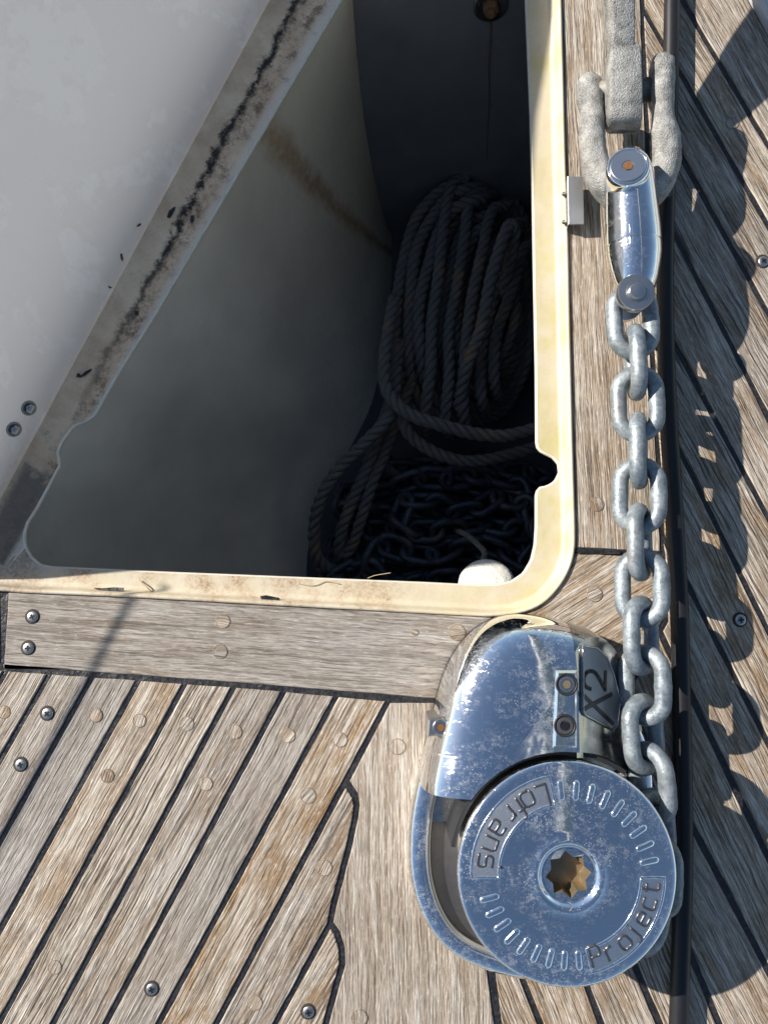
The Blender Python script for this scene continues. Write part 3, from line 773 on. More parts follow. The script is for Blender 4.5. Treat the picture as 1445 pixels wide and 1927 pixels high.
# heap of chain on the locker floor
HEAPM = mat_galv('shaded heap chain', (.025, .032, .045), (.07, .085, .105), .45, .3)  # darker copy of the chain zinc, locker shade is in its colour
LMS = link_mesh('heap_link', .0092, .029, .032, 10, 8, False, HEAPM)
heap = tag(empty('chain_heap', W(860, 1000, ZB)), 'heap of dark galvanised chain on the locker floor behind the white float', 'chain')
pth = []
rows_ = [(880, 700, 1010, -.31), (925, 1030, 660, -.305), (965, 640, 1030, -.30), (1005, 1040, 640, -.295), (1045, 620, 1030, -.29), (1085, 1040, 640, -.285), (1120, 640, 1050, -.285),
         (1000, 1020, 760, -.272), (950, 760, 1010, -.27), (1040, 1010, 720, -.268), (1085, 700, 1000, -.268), (905, 980, 760, -.275)]
for y_, xa, xb, z_ in rows_:
    for k in range(7):
        t = k/6; pth.append(W(xa+(xb-xa)*t + rnd.uniform(-14, 14), y_ + rnd.uniform(-20, 20), z_ + rnd.uniform(-.008, .008)))
pth = catmull(pth, 10); Ltot = sum((b-a).length for a, b in zip(pth, pth[1:])); pts = resample(pth, int(Ltot/.029), closed=False)
stuffbm = bmesh.new(); cnt = 0
order = list(range(len(pts)-1))
for i in order:
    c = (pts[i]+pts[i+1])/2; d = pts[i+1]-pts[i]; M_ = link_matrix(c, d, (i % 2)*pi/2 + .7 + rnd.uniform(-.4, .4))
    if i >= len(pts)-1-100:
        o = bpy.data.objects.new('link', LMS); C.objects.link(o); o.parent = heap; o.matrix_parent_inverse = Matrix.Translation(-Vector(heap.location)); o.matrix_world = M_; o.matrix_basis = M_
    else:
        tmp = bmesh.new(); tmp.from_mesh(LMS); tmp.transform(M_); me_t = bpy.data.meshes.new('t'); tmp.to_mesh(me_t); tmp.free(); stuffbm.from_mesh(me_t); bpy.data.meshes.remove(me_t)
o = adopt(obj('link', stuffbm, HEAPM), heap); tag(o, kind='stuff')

# white float
fl = tag(empty('mooring_float', W(915, 1090, -.13)), 'small white plastic float lying under the after edge of the locker', 'float')
fc = W(916, 1101, -.040); ax = Vector((-.05, .62, .95)).normalized(); M_ = Matrix.Translation(fc) @ frame_z(ax)
bm = bmesh.new(); lathe(bm, [(.016, -.060), (.0215, -.055), (.0232, -.045), (.0232, -.004), (.0228, .002), (.0212, .0056), (.0180, .0080), (.011, .0094), (.004, .0098)], 48, M_)
adopt(obj('float_body', bm, WHITEP), fl)
bm = bmesh.new(); rope_strand(bm, catmull([fc+Vector((0, .018, -.03)), W(912, 1040, -.08), W(898, 1024, -.10), W(880, 1008, -.13), W(862, 1000, -.2)], 8), .0028, .016)
adopt(obj('cord', bm, ROPE), fl)

# ------------------------------------------------------------------ steel keeper on the rim
kp = tag(empty('lid_keeper', W(1082, 378, 0)), 'small bent steel keeper plate with a rust spot, screwed beside the locker rim', 'bracket')
def boxb(bm, corners_top, z0, z1, bev=.0004):
    P = [(W(x, y, z1).x, W(x, y, z1).y) for x, y in corners_top]
    loft(bm, [z2(P, z0), z2(P, z1-bev), z2(inset(P, bev), z1)], True, (True, True))
sk = NT('keeper steel'); q = sk.pos(1)
sk.set(Base_Color=sk.mix(sk.ramp(sk.noise(q, 150, 4), [(.6, 0), (.72, .8)]), (.42, .43, .44), (.35, .19, .09)), Metallic=.8, Roughness=.42, Normal=sk.bump(sk.noise(sk.pos((900, 30, 30)), 1, 2), .15, .0003))
bm = bmesh.new(); boxb(bm, [(1067.5, 331), (1097, 332), (1099, 421), (1069, 422)], .0085, .0102); adopt(obj('top_plate', bm, sk.m, smooth=False), kp)
bm = bmesh.new()
a = [W(1067.6, 331, .0095), W(1069, 422, .0095)]; b = [W(1063, 348, -.001), W(1064, 440, -.001)]
vs = [bm.verts.new(v) for v in (a[0], a[1], b[1], b[0])]; bm.faces.new(vs)
r_ = bmesh.ops.solidify(bm, geom=bm.faces[:], thickness=.0014); adopt(obj('side_plate', bm, sk.m, smooth=False), kp)
for y_ in (365, 418):
    bm = bmesh.new(); c = W(1063.5, y_, .004); lathe(bm, [(.0018, 0), (.0016, .0008)], 16, Matrix.Translation(c+Vector((-.0012, 0, 0))) @ frame_z(Vector((-1, 0, .35))), (True, True)); adopt(obj('rivet', bm, DARKM), kp)

# ------------------------------------------------------------------ black cable along the deck seam
cb = [(1262, -420), (1264, -60), (1263, 20), (1262, 100), (1258, 250), (1253, 400), (1251, 520), (1252, 640), (1258, 800), (1266, 930), (1272, 1040), (1278, 1160), (1282, 1350), (1285, 1500), (1285, 1650), (1281, 1780), (1277, 1900), (1274, 2050), (1270, 2250)]
bm = bmesh.new(); P = catmull([W(x, y, .0068) for x, y in cb], 10)
tube(bm, P, [.0058 + .0008*min(1, i/90) for i in range(len(P))], 24)
tag(obj('black_cable', bm, RUBBER), 'thick black cable lying along the deck beside the chain', 'cable')

# ------------------------------------------------------------------ anchor shank, shackle, swivel, chain
# shank: upright flat bar seen on edge, climbing towards the bow
SX0, SX1 = 1147, 1208
def shank_part(name, yz_top, yz_bot, xs0, xs1, bev=.0016):
    """yz_top/bot: list of (py, z, xl, xr)"""
    bm = bmesh.new(); loops = []
    for (py, zt, xl, xr), zb in zip(yz_top, yz_bot):
        L, R = W(xl, py, zt), W(xr, py, zt)
        y = L.y; b = min(bev, (zt-zb)*.3)
        loops.append([Vector((L.x+b, y, zt)), Vector((R.x-b, y, zt)), Vector((R.x-b*.3, y, zt-b*.3)), Vector((R.x, y, zt-b)), Vector((R.x, y, zb+b)), Vector((R.x-b, y, zb)), Vector((L.x+b, y, zb)), Vector((L.x, y, zb+b)), Vector((L.x, y, zt-b)), Vector((L.x+b*.3, y, zt-b*.3))])
    loft(bm, loops, True, (True, True)); return bm
an = tag(empty('anchor_shank', W(1180, 100, 0)), 'rough galvanised anchor shank rising out of the top of the photo', 'anchor')
eye = []
E_T = [(247, .030, 1150, 1202), (243, .036, 1148, 1205), (234, .042, 1147, 1207), (218, .047, 1147, 1209), (195, .050, 1147.5, 1210), (165, .053, 1148, 1210), (130, .055, 1149, 1209), (100, .056, 1149, 1208), (86, .0565, 1150, 1206), (80, .0565, 1154, 1200)]
E_B = [.0285, .030, .031, .0315, .032, .034, .0365, .0385, .040, .0405]
adopt(obj('shank_eye', shank_part('e', E_T, E_B, 0, 0), GALVR, sharp=50), an)
S_T = [(92, .0555, 1152, 1195), (50, .062, 1152, 1196), (0, .070, 1151, 1196), (-120, .088, 1150, 1197), (-300, .112, 1148, 1198), (-600, .15, 1146, 1200)]
S_B = [.042, .046, .051, .064, .082, .11]
bmS = shank_part('s', S_T, S_B, 0, 0)
adopt(obj('shank_bar', bmS, GALVR, sharp=50), an)

sh = tag(empty('bow_shackle', W(1180, 300, 0)), 'large rough galvanised bow shackle joining the anchor shank to the swivel', 'shackle')
sp = [(1112, 146, .034, 19), (1109, 160, .034, 25), (1110, 185, .034, 26.5), (1113, 208, .034, 23), (1112, 225, .034, 24), (1113, 255, .034, 26), (1117, 295, .034, 26.5), (1126, 335, .032, 26), (1148, 366, .028, 25), (1180, 384, .026, 25),
      (1214, 376, .028, 25), (1238, 350, .031, 26), (1252, 315, .034, 26.5), (1254, 280, .036, 27.5), (1250, 245, .038, 26), (1246, 218, .040, 21), (1247, 195, .041, 20), (1246, 165, .042, 23), (1245, 135, .042, 25), (1246, 115, .042, 22), (1247, 107, .042, 14)]
P = catmull([W(x, y, z) for x, y, z, r in sp], 5); R = []
for i in range(len(P)):
    k = min(len(sp)-2, i//5); t = i/5-k; R.append((sp[k][3]*(1-t)+sp[k+1][3]*t)*.000375)
R[0] *= .55; R[-1] *= .5
bm = bmesh.new(); tube(bm, P, R, 28)
for v in bm.verts: v.co += Vector((1, 1, 1))*mnoise.noise(v.co*190)*.0006
adopt(obj('bow', bm, GALVR), sh)
bm = bmesh.new(); tube(bm, [W(1122, 174, .034), W(1240, 168, .036)], .0085, 24)
adopt(obj('pin', bm, mat_galv('dark pin zinc', (.13, .13, .12), (.2, .19, .17), .55, .5)), sh)

sw = tag(empty('anchor_swivel', W(1190, 440, 0)), 'polished stainless anchor swivel between the shackle and the chain', 'swivel')
za, zb_ = .052, .046
A_, B_ = W(1183, 318, za-.006), W(1198, 556, zb_-.004)
axd = (B_-A_).normalized(); Ls = (B_-A_).length
def q_(f): return A_ + axd*(Ls*f)
def body(name, prof, m):
    bm = bmesh.new(); M_ = Matrix.Translation(A_) @ frame_z(axd); lathe(bm, [(r, f*Ls) for f, r in prof], 56, M_); return adopt(obj(name, bm, m, sharp=40), sw)
R0 = .0183
body('upper_barrel', [(-.15, .003), (-.13, .009), (-.06, .0135), (.05, R0*.93), (.2, R0*.965), (.38, R0*1.02), (.5, R0*1.05), (.585, R0*1.05), (.600, R0*1.04), (.606, R0*.99)], CHROME2)
body('lower_barrel', [(.606, R0*.99), (.612, R0*1.04), (.63, R0*1.045), (.70, R0*1.02), (.80, R0*.93), (.88, R0*.83), (.95, R0*.70), (.99, R0*.5), (1.0, R0*.2)], CHROME2)
# upper jaw with the big countersunk pin
tn = Vector((-.22, .10, 1)).normalized(); c1 = W(1181, 312, .066); M1 = Matrix.Translation(c1) @ frame_z(tn)
bm = bmesh.new(); lathe(bm, [(.0126, -.036), (.0146, -.030), (.0150, -.004), (.0146, -.0012), (.0138, -.0002), (.0128, 0), (.0124, -.0004), (.0122, -.0012)], 56, M1); adopt(obj('upper_jaw', bm, CHROME2, sharp=60), sw)
bm = bmesh.new(); lathe(bm, [(.01205, -.002), (.0120, -.0001), (.0114, .0004), (.0042, .0003), (.0038, -.0002)], 56, M1); pinc = adopt(obj('pin_cap', bm, SATIN, sharp=40), sw)
bm = bmesh.new(); lathe(bm, [(.0034, .0002), (.0034, .00045)], 6, M1, (True, True)); hx = obj('hex_socket', bm, RUST, smooth=False); hx.parent = pinc
# lower fork
c2 = W(1197, 549, .058); M2 = Matrix.Translation(c2) @ frame_z(Vector((-.03, -.05, 1)))
bm = bmesh.new(); lathe(bm, [(.0125, -.0065), (.0130, -.006), (.0130, -.0008), (.0124, 0), (.0074, .0002), (.0068, -.0006)], 56, M2); fk = adopt(obj('upper_fork_arm', bm, SATIN, sharp=40), sw)
bm = bmesh.new(); lathe(bm, [(.0122, -.031), (.0126, -.030), (.0126, -.024), (.0120, -.0235)], 56, M2); adopt(obj('lower_fork_arm', bm, SATIN, sharp=40), sw)
bm = bmesh.new(); lathe(bm, [(.0058, -.031), (.0058, .0018), (.0052, .0028), (.004, .0031)], 40, M2); adopt(obj('fork_pin', bm, SATIN, sharp=40), sw)
# shoulders carrying the fork
for zz, nm in ((-.0034, 'upper_fork_shoulder'), (-.027, 'lower_fork_shoulder')):
    bm = bmesh.new(); pth_ = [q_(.80) + Vector((0, 0, .003 if zz > -.01 else -.004)), q_(.90)+Vector((0, 0, .003+.0 if zz > -.01 else -.006)), c2+Vector((0, .002, zz))]
    tube(bm, catmull(pth_, 8), [.0115*(1-.012*i) for i in range(17)], 20, squash=(1, 1, .34)); adopt(obj(nm, bm, CHROME2), sw)

ZC = .043
ch = tag(empty('anchor_chain', W(1205, 1000, 0)), 'blue grey galvanised anchor chain running taut from the swivel into the windlass', 'chain')
LK = [(1190, 606, 2), (1195, 682, 100), (1199, 760, 12), (1201, 848, 112), (1202, 933, 18), (1203, 1020, 122), (1207, 1106, 26), (1206, 1196, 138), (1212, 1289, 42), (1210, 1382, 147), (1226, 1472, 62), (1228, 1560, 155), (1238, 1645, 60), (1222, 1722, 150)]
pos_ = [W(x, y, ZC - (.004 if i > 10 else 0)) for i, (x, y, a) in enumerate(LK)]
for i, (x, y, a) in enumerate(LK):
    d = pos_[max(0, i-1)] - pos_[min(len(pos_)-1, i+1)]
    o = bpy.data.objects.new('link', LM); C.objects.link(o); o.parent = ch; o.matrix_parent_inverse = Matrix.Translation(-Vector(ch.location)); o.matrix_basis = link_matrix(pos_[i], d, radians(a))

# ------------------------------------------------------------------ windlass
wl = tag(empty('windlass', W(1000, 1550, 0)), 'polished chrome anchor windlass with a round clutch disc, marked X2 on its side', 'windlass')
ZD = .072
DC = W(1069, 1646, ZD-.002); DR = (W(1276, 1646, ZD-.004)-W(862, 1646, ZD-.004)).length/2
def wpoly(pts, z): return [(v.x, v.y) for v in (W(x, y, z) for x, y in pts)]
# base dish: crescent on the left and below
BO = [(768, 1600), (772, 1660), (790, 1722), (822, 1775), (868, 1812), (925, 1836), (990, 1850), (1060, 1840), (1140, 1800), (1200, 1740), (1232, 1640), (1236, 1540), (1232, 1440), (1215, 1380), (1180, 1320), (1060, 1280), (900, 1290), (830, 1340), (800, 1410), (783, 1480), (772, 1540)]
zB = .020
bo = resample(catmull([Vector((*p, 0)) for p in wpoly(BO, zB)], 6, True), 160); bo = [(p.x, p.y) for p in bo]
bm = bmesh.new()
bprof = [(.001, 0), (0, .002), (-.0002, .010), (.0002, .014), (.0014, .0175), (.004, .0196), (.008, .0204), (.0125, .0206), (.0135, .0200), (.0140, .0185)]
loft(bm, [z2(inset(bo, d), z) for d, z in bprof]); adopt(obj('base_rim', bm, CHROME), wl)
bm = bmesh.new(); loft(bm, [z2(inset(bo, .0140), .0185), z2(inset(bo, .0150), .0195), z2(inset(bo, .0156), .0170)]); adopt(obj('rim_seal', bm, CREAMR), wl)
bm = bmesh.new(); loft(bm, [z2(inset(bo, .0156), .0172), z2(inset(bo, .0165), .0130), z2(inset(bo, .030), .0125)], True, (False, True)); adopt(obj('base_well', bm, DARKM), wl)
# drum under the disc
bm = bmesh.new(); T = Matrix.Translation((DC.x, DC.y, 0))
lathe(bm, [(DR*.90, .012), (DR*.93, .020), (DR*.93, .030), (DR*.86, .036), (DR*.80, .042), (DR*.84, .050), (DR*.92, .057), (DR*.955, .0600)], 96, T, (False, False)); adopt(obj('gypsy', bm, CREAMR), wl)
# chain wheel teeth on the outboard side
for k in range(10):
    a = 2*pi*k/10 + .2; c = Vector((DC.x + DR*.90*cos(a), DC.y + DR*.90*sin(a), .040))
    if cos(a) < .2: continue
    bm = bmesh.new(); loft(bm, [[c + Matrix.Rotation(a, 4, 'Z') @ Vector((x, y*s, z)) for x, y in ((-.006, -.006), (.008, -.004), (.008, .004), (-.006, .006))] for z, s in ((-.022, 1.2), (-.012, 1), (-.008, .6))], True, (True, True)); adopt(obj('tooth', bm, GALVR, smooth=False), wl)

# clutch disc
disc = empty('clutch_disc', (DC.x, DC.y, ZD)); adopt(disc, wl); disc.matrix_parent_inverse = Matrix.Translation(-Vector(wl.location))
def zdome(r): return .0046*(1-(r/DR)**2)
prof = [(DR*.90, -.014), (DR*.97, -.0125), (DR*.992, -.0105), (DR, -.0085), (DR, -.0064), (DR*.996, -.0053), (DR*.985, -.0045)]
for r in (.97, .94, .9, .85, .8, .75, .7, .62, .54, .46, .40, .345): prof.append((DR*r, zdome(DR*r)-.0048+.0006))
prof += [(DR*.325, .0006), (DR*.305, .0009), (DR*.285, .0007), (DR*.27, -.0002), (DR*.255, -.0016), (DR*.245, -.0022), (DR*.232, -.0022)]
bm = bmesh.new(); lathe(bm, prof, 160, None, (False, False)); obj('disc_face', bm, CHROME, disc)
def dz(r): return zdome(r)-.0042
# star socket
bm = bmesh.new(); N = 16; st = []
for k in range(N):
    a = 2*pi*k/N + .10; r = DR*(.205 if k % 2 == 0 else .158); st.append((r*cos(a), r*sin(a)))
ringo = [(DR*.233*cos(2*pi*k/N + .10), DR*.233*sin(2*pi*k/N+.10)) for k in range(N)]
loft(bm, [z2(ringo, -.0022), z2([(x*1.02, y*1.02) for x, y in st], -.0020)]); plate = obj('socket_plate', bm, CHROME2, disc, smooth=False)
bm = bmesh.new(); loft(bm, [z2([(x*1.02, y*1.02) for x, y in st], -.0020), z2(st, -.0030), z2([(x*.92, y*.92) for x, y in st], -.0145)], True, (False, True)); obj('star_socket', bm, BROWNREFL, disc, smooth=False)
# radial ribs
def pol(r, a): return Vector((r*cos(a), r*sin(a), dz(r)))
for k in range(9):
    for a0, a1 in ((94, 9), (196, 276)):
        a = radians(a0 + (a1-a0)*k/8); r0, r1 = DR*.655, DR*.835
        bm = bmesh.new(); P = [pol(r0+(r1-r0)*t/8, a) for t in range(9)]
        tube(bm, P, [.0011]+[.0021]*7+[.0011], 12, squash=(1, 1, .55)); obj('rib', bm, CHROME2, disc)
# raised frames around the two words
def arcframe(a0, a1, r0, r1):
    pts = []; n = 22
    for i in range(n+1): pts.append(pol(r1, radians(a0+(a1-a0)*i/n)))
    for i in range(n+1): pts.append(pol(r0, radians(a1+(a0-a1)*i/n)))
    out = []
    for i, p in enumerate(pts):
        q = pts[(i+1) % len(pts)]; m = max(1, int((q-p).length/.004))
        for j in range(m): out.append(p.lerp(q, j/m))
    bm = bmesh.new(); tube(bm, out, .0010, 10, closed=True, squash=(1, 1, .7)); fr = obj('word_frame', bm, CHROME2, disc)
    bm = bmesh.new(); rows = []
    for i in range(n+1):
        a = radians(a0+(a1-a0)*i/n); rows.append([Vector((r*cos(a), r*sin(a), dz(r)+.00025)) for r in (r0, (r0*2+r1)/3, (r0+2*r1)/3, r1)])
    loft(bm, rows, False); obj('frosted_field', bm, FROST, disc)
sfr = NT('frosted chrome'); q = sfr.pos(1); sfr.set(Base_Color=(.66, .66, .66, 1), Metallic=1.0, Roughness=.38, Normal=sfr.bump(sfr.noise(q, 1500, 2), .6, .0004)); FROST = sfr.m
arcframe(100, 182, DR*.63, DR*.875); arcframe(283, 358, DR*.655, DR*.875)
# letters as rounded strokes: unit box, x along reading direction, y up
G = {'L': [[(0, 1), (0, 0), (.55, 0)]], 'o': [[(.1, 0), (0, .15), (0, .5), (.1, .65), (.5, .65), (.6, .5), (.6, .15), (.5, 0), (.1, 0)]],
     'f': [[(.45, 1), (.25, 1), (.15, .85), (.15, 0)], [(0, .6), (.42, .6)]], 'r': [[(0, .65), (0, 0)], [(0, .45), (.12, .62), (.42, .65)]],
     'a': [[(.05, .65), (.5, .65), (.58, .55), (.58, 0), (.1, 0), (.02, .1), (.02, .24), (.1, .34), (.58, .34)]], 'n': [[(0, 0), (0, .65), (.5, .65), (.6, .52), (.6, 0)]],
     's': [[(.58, .65), (.08, .65), (0, .56), (0, .42), (.08, .34), (.5, .34), (.58, .25), (.58, .08), (.5, 0), (0, 0)]], "'": [[(.05, 1.02), (0, .8)]],
     'P': [[(0, 0), (0, 1), (.5, 1), (.6, .88), (.6, .6), (.5, .48), (0, .48)]], 'j': [[(.3, .65), (.3, -.05), (.2, -.2), (0, -.2)], [(.3, .88), (.3, .94)]],
     'e': [[(0, .34), (.6, .34), (.6, .55), (.5, .65), (.1, .65), (0, .52), (0, .13), (.1, 0), (.56, 0)]], 'c': [[(.58, .65), (.1, .65), (0, .52), (0, .13), (.1, 0), (.58, 0)]],
     't': [[(.15, .95), (.15, .12), (.25, 0), (.5, 0)], [(0, .65), (.48, .65)]], 'I': []}
def arcword(word, angs, rb, size, m):
    # reads counter-clockwise with the letters' tops towards the hub
    bm = bmesh.new()
    for chh, a in zip(word, angs):
        a = radians(a)
        for st_ in G[chh]:
            pts = []
            for x, y in st_:
                th = a + (x-.3)*size/rb; r = rb - y*size; pts.append(Vector((r*cos(th), r*sin(th), dz(r)+.0004)))
            o2 = []
            for p, q2 in zip(pts, pts[1:]):
                n_ = max(1, int((q2-p).length/.0016))
                for j in range(n_): o2.append(p.lerp(q2, j/n_))
            o2.append(pts[-1]); tube(bm, o2, .00078, 8, squash=(1, 1, .9))
    return obj('lettering', bm, m, disc)
LETC = mat_simple('dark letter strokes', (.09, .09, .1), .3, .6, 400, .2, .0003, .3)  # even dark tone over the strokes, so the words stand out
arcword("Lofrans", [108, 118.5, 127, 136, 147, 159, 171], DR*.825, .0138, LETC)
arcword("'", [177.5], DR*.80, .0138, LETC)
arcword("Project", [288, 299, 310, 320, 330, 341, 352], DR*.825, .0125, LETC)

# cover (polished hood) and body
zc = .068
def rounded(pts, z, prof, n=200):
    base = resample(catmull([Vector((*p, 0)) for p in wpoly(pts, z)], 6, True), n); base = [(p.x, p.y) for p in base]
    cx = sum(p[0] for p in base)/n; cy = sum(p[1] for p in base)/n
    def sh_(d): return [(x+(cx-x)*d/math.hypot(cx-x, cy-y), y+(cy-y)*d/math.hypot(cx-x, cy-y)) for x, y in base]
    bm = bmesh.new(); loft(bm, [z2(sh_(d), zz) for d, zz in prof], True, (True, True)); return bm
HO = [(796, 1540), (790, 1470), (800, 1410), (817, 1340), (835, 1275), (862, 1222), (900, 1182), (950, 1160), (1005, 1158), (1060, 1168), (1112, 1188), (1150, 1222), (1178, 1270), (1200, 1330), (1216, 1400), (1225, 1480), (1225, 1560), (1150, 1640), (1000, 1660), (870, 1640)]
prof_h = [(0, .004), (0, .028), (.0006, .036), (.002, .0435), (.0045, .0500), (.0080, .0550), (.0125, .0588), (.0185, .0617), (.026, .0640), (.035, .0657), (.046, .0668)]
hb = rounded(HO, .022, prof_h)
body_o = obj('housing', hb, CHROME); 
def cyl(c, r, z0, z1, n=128):
    b = bmesh.new(); lathe(b, [(r, z0), (r, z1)], n, Matrix.Translation((c.x, c.y, 0))); return obj('cut', b)
def boxo(x0, x1, y0, y1, z0, z1, M=None):
    b = bmesh.new(); bmesh.ops.create_cube(b, size=1)
    for v in b.verts: v.co = Vector((x0+(x1-x0)*(v.co.x+.5), y0+(y1-y0)*(v.co.y+.5), z0+(z1-z0)*(v.co.z+.5)))
    if M: b.transform(M)
    return obj('cut', b)
# cover is the part left of a vertical line, body the part right of it
xc = W(1087, 1300, .066).x
cover = body_o.copy(); cover.data = body_o.data.copy(); C.objects.link(cover); cover.name = 'hood'
yl = W(860, 1492, .05).y
for o_, cutter in ((cover, boxo(xc, xc+.3, -.6, .2, -.01, .2)), (cover, cyl(DC, DR*1.075, -.01, .2)), (cover, boxo(-.3, .3, -.7, yl, -.01, .2)),
                   (body_o, boxo(xc-.4, xc-.0006, -.6, .2, .0145, .2)), (body_o, cyl(DC, DR*1.012, .028, .2)), (body_o, boxo(-.3, .3, -.7, W(0, 1560, .03).y, -.01, .2))):
    boolean(o_, cutter)
# slope on the outboard side that carries the badge
pa, pb = W(1094, 1300, .058), W(1200, 1330, .020)
sl = (pb-pa).normalized(); nx = Vector((-sl.z, 0, sl.x)); nx = nx.normalized(); nx = nx if nx.z > 0 else -nx
Ms = Matrix.Translation(pa) @ Matrix((Vector((nx.z, 0, -nx.x)), Vector((0, 1, 0)), nx)).transposed().to_4x4()
boolean(body_o, boxo(-.02, .3, -.2, .3, 0, .2, Ms))
smooth_by_angle(body_o, 28); smooth_by_angle(cover, 28)
body_o.data.materials.clear(); body_o.data.materials.append(DARKCH)
adopt(body_o, wl); adopt(cover, wl)
# black filler painted in for the shade between hood and disc
bm = bmesh.new(); n = 60; rows = []
for i in range(n+1):
    a = radians(55 + 115*i/n); rows.append([Vector((DC.x+r*cos(a), DC.y+r*sin(a), z)) for r, z in ((DR*1.06, .014), (DR*1.06, .058), (DR*1.02, .058), (DR*1.02, .014))])
loft(bm, rows, True, (True, True)); adopt(obj('gap_shade', bm, BLACK, smooth=False), wl)
def on_slope(px, py, h=.0):
    o_ = Vector((0, 0, H)); d = W(px, py, 0)-o_; t = (pa + nx*h - o_).dot(nx)/d.dot(nx); return o_+d*t
BP = [(1096, 1214), (1122, 1218), (1140, 1236), (1152, 1268), (1166, 1318), (1160, 1366), (1150, 1374), (1098, 1346), (1094, 1338), (1094, 1222)]
ob = [on_slope(x, y, .0006) for x, y in BP]
bm = bmesh.new(); cen = sum(ob, Vector())/len(ob)
loft(bm, [[v - nx*.002 for v in ob], [v + nx*.0004 for v in ob], [v.lerp(cen, .03) + nx*.0008 for v in ob]], True, (False, True)); badge = adopt(obj('badge', bm, PANEL, smooth=False), wl)
bm = bmesh.new(); inn = [v.lerp(cen, .02)+nx*.0009 for v in ob]; out = []
for i, p in enumerate(inn):
    q2 = inn[(i+1) % len(inn)]; m = max(1, int((q2-p).length/.003)); out += [p.lerp(q2, j/m) for j in range(m)]
tube(bm, out, .0007, 8, closed=True); o = obj('badge_frame', bm, DARKCH); adopt(o, wl)
# X2, its foot towards the chain
def stroke(bm, pts, w, h):
    for (x0, y0), (x1, y1) in zip(pts, pts[1:]):
        a, b = on_slope(x0, y0, .0016), on_slope(x1, y1, .0016); d = (b-a).normalized(); n_ = nx.cross(d).normalized()*w/2; a = a-d*w*.0; b = b+d*w*.0
        loft(bm, [[a-n_, a+n_, b+n_, b-n_], [v+nx*h for v in (a-n_, a+n_, b+n_, b-n_)]], True, (True, True))
    for x0, y0 in pts[1:-1]:
        a = on_slope(x0, y0, .0016); lathe(bm, [(w/2, 0), (w/2, h)], 12, Matrix.Translation(a) @ frame_z(nx))
bm = bmesh.new()
stroke(bm, [(1094, 1305), (1154, 1363)], .0027, .0003); stroke(bm, [(1096, 1336), (1151, 1306)], .0027, .00034)
two = [(1112, 1297), (1102, 1292), (1098, 1281), (1101, 1269), (1109, 1263), (1118, 1265), (1126, 1275), (1138, 1298)]
tw = [(p.x, p.y) for p in catmull([Vector((x, y, 0)) for x, y in two], 4)]
stroke(bm, tw + [(1138, 1298), (1139, 1262)], .0026, .0003)
o = obj('badge_lettering', bm, INK, smooth=False); adopt(o, wl)
# side lug and cap screws on the hood
def hood_z(x, y):
    dg = bpy.context.evaluated_depsgraph_get(); hit, loc, nn, idx = cover.ray_cast(cover.matrix_world.inverted() @ Vector((x, y, .3)), Vector((0, 0, -1)))
    return (loc.z, nn) if hit else (.05, Vector((0, 0, 1)))
bpy.context.view_layer.update()
def cap_screw(px, py, r, zg, sock, recess=None, tilt=None, head=SATIN):
    c = W(px, py, zg); e = empty('cap_screw', c); adopt(e, wl); e.matrix_parent_inverse = Matrix.Translation(-Vector(wl.location))
    M_ = frame_z(tilt or Vector((0, 0, 1)))
    bm = bmesh.new(); lathe(bm, [(r, -.008), (r, -.0008), (r*.92, 0), (r*.60, 0), (r*.56, -.0006)], 40, M_); obj('screw_head', bm, head, e, sharp=40)
    bm = bmesh.new(); lathe(bm, [(r*.52, .0001), (r*.52, .0003)], 6, M_); obj('hex_socket', bm, sock, e, smooth=False)
    if recess:
        bm = bmesh.new(); lathe(bm, [(r*1.30, -.0008), (r*1.30, -.0001), (r*1.06, -.0001), (r*1.04, -.004)], 40, M_, (False, False)); obj('screw_well', bm, recess, e)
lg = [(1046, 1262), (1086, 1262), (1086, 1408), (1040, 1408)]
lgp = wpoly(lg, .069)
bm = bmesh.new(); loft(bm, [z2(lgp, .055), z2(lgp, .0675), z2(inset(lgp, .0016), .0692)], True, (True, True)); adopt(obj('hinge_plate', bm, CHROME2, smooth=False), wl)
cap_screw(1066, 1288, .0056, .0705, BROWNREFL, BLACK); cap_screw(1063, 1366, .0056, .0705, INK, BLACK, head=DARKM)
lg2 = wpoly([(806, 1354), (832, 1350), (843, 1358), (845, 1372), (838, 1384), (803, 1388)], .052)
bm = bmesh.new(); loft(bm, [z2(lg2, .02), z2(lg2, .0495), z2(inset(lg2, .0012), .051)], True, (True, True)); adopt(obj('side_lug', bm, BRUSH, smooth=False), wl)
cap_screw(829, 1369, .0052, .0525, RUST, None)
# chain stripper under the chain
bm = bmesh.new()
sp_pts = wpoly([(1172, 1452), (1212, 1452), (1222, 1500), (1222, 1560), (1172, 1560)], .026)
loft(bm, [z2(sp_pts, .012), z2(sp_pts, .0245), z2(inset(sp_pts, .001), .026)], True, (True, True)); adopt(obj('chain_stripper', bm, DARKCH, smooth=False), wl)

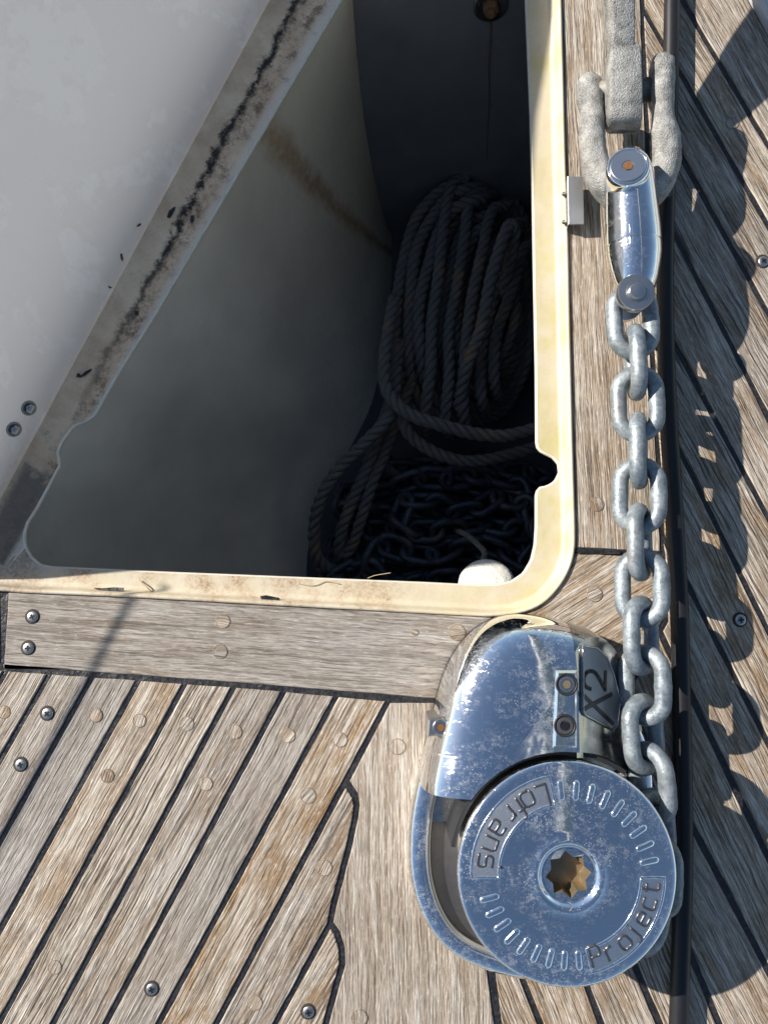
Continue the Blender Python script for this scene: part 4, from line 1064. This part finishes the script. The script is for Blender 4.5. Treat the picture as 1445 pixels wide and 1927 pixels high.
# ------------------------------------------------------------------ scraps on the rim and lid
def scrap(px, py, pts, z, label, surf=None):
    c = W(px, py, z); bm = bmesh.new(); P = [Vector((x*.0004, -y*.0004, 0)) for x, y in pts]
    top_ = [bm.verts.new(p + Vector((0, 0, .0009 + .0006*math.sin(i*2.1)))) for i, p in enumerate(P)]; bo_ = [bm.verts.new(p) for p in P]
    n = len(P); bm.faces.new(top_); bm.faces.new(bo_[::-1])
    for i in range(n): bm.faces.new((bo_[i], bo_[(i+1) % n], top_[(i+1) % n], top_[i]))
    o = obj('sealant_scrap', bm, CAULK, smooth=False); o.location = c
    tag(o, label, 'sealant scrap', 'torn scraps of black sealant'); return o
ZF = FZ + .0002
scrap(507, 1126, [(-17, -4), (-6, -6), (19, -1), (20, 4), (-4, 4), (-15, 3)], -.0022, 'black sealant scrap lying mid way along the after side of the locker rim')
scrap(205, 1109, [(-28, -3), (-10, -2), (10, -4), (29, -3), (28, 4), (0, 3), (-20, 1)], -.0026, 'long thin black sealant scrap at the left end of the after rim')
scrap(158, 704, [(-14, 6), (-10, -2), (-4, 2), (4, -5), (16, -10), (14, -6), (4, 3), (-6, 7)], ZF, 'curled black sealant scrap on the grimy hinge channel above the two bolts')
scrap(323, 400, [(-8, 10), (-4, -2), (6, -12), (8, -10), (3, 3), (-3, 12)], ZF, 'flat black sealant scrap where the lid meets the channel, the highest one')
scrap(362, 413, [(-4, 5), (-2, -7), (4, -8), (4, 2), (0, 8)], ZF, 'small black sealant scrap in the cracked line of the channel')
scrap(257, 590, [(-3, 3), (-1, -4), (4, -5), (5, 2), (1, 5)], ZF, 'tiny black sealant scrap near the opening, between the hinge notch and the crack')
scrap(1180, 1037, [(-96, 0), (-92, -7), (-20, -4), (-14, 2), (-16, 6), (-60, 5), (-92, 5)], .0004, 'black sealant strip lifting from the joint right of the locker corner')
def lid_scrap(px, py, pts, label):
    c = ray_lid(px, py, .0004); ex = ld; bm = bmesh.new(); o_ = Vector((0, 0, H))
    P = [ray_lid(px+x, py+y, .0003)-c for x, y in pts]; a = [bm.verts.new(p) for p in P]; b = [bm.verts.new(p+lnrm*.0006) for p in P]; n = len(P)
    bm.faces.new(a); bm.faces.new(b)
    for i in range(n): bm.faces.new((a[i], a[(i+1) % n], b[(i+1) % n], b[i]))
    o = obj('sealant_scrap', bm, CAULK, smooth=False); o.location = c; tag(o, label, 'sealant scrap', 'torn scraps of black sealant')
lid_scrap(261, 424, [(-4, 3), (-1, -2), (4, -4), (4, 0), (0, 2)], 'smallest black sealant scrap on the white lid, higher than its neighbours')
lid_scrap(229, 484, [(-2, -6), (1, -7), (3, 2), (2, 8), (-1, 3)], 'slim upright black sealant scrap on the white lid')
lid_scrap(207, 540, [(-3, -3), (0, -1), (4, 1), (1, 3), (-2, 1)], 'black sealant fleck on the white lid, lowest of three in a row')
def straw(pts, r, label, z0=ZF):
    bm = bmesh.new(); tube(bm, catmull([W(x, y, z) for x, y, z in pts], 8), r, 6); tag(obj('straw', bm, TWIG), label, 'straw', 'bits of dry straw')
straw([(262, 1092, -.0085), (274, 1103, -.007), (287, 1114, -.006)], .0005, 'dry straw lying across the left part of the after rim')
straw([(692, 1088, -.009), (705, 1083, -.007), (722, 1080, -.004), (735, 1078, -.002)], .00025, 'fine pale hair curling over the middle of the locker edge')
straw([(560, 1098, -.0095), (590, 1102, -.0093), (612, 1094, -.009), (640, 1099, -.0094)], .0003, 'thin brown root fibre stuck on the after rim right of the black scrap')

# ------------------------------------------------------------------ things beside the frame that throw the photo's thin shadows and reflections
def shadow_src(px, py, z):
    g = W(px, py, 0); return g + SUN*(z/SUN.z)
bm = bmesh.new(); a, b = shadow_src(243, 1135, .3), shadow_src(0, 1585, .3)
dd = (b-a).normalized(); tube(bm, [a-dd*.022, b+dd*1.2], .0017, 12)
tag(obj('guard_wire', bm, SATIN), 'thin steel guard wire left of the picture', 'guard wire')
bm = bmesh.new(); a, b = Vector((.30, 1.1, .5)), Vector((2.9, -5.2, 13.5)); P = resample([a, b], 40, False); tube(bm, [p + Vector((mnoise.noise(p*.9)*.05, mnoise.noise(p*.7+Vector((5, 0, 0)))*.05, 0)) for p in P], [.05+.0035*i + .01*mnoise.noise(Vector((i*.4, 0, 0))) for i in range(40)], 20)
tag(obj('furled_headsail', bm, mat_simple('grey sailcloth', (.55, .56, .58), .8, 0, 20, .4, .01, .1)), 'furled grey headsail rising ahead of the picture', 'sail')
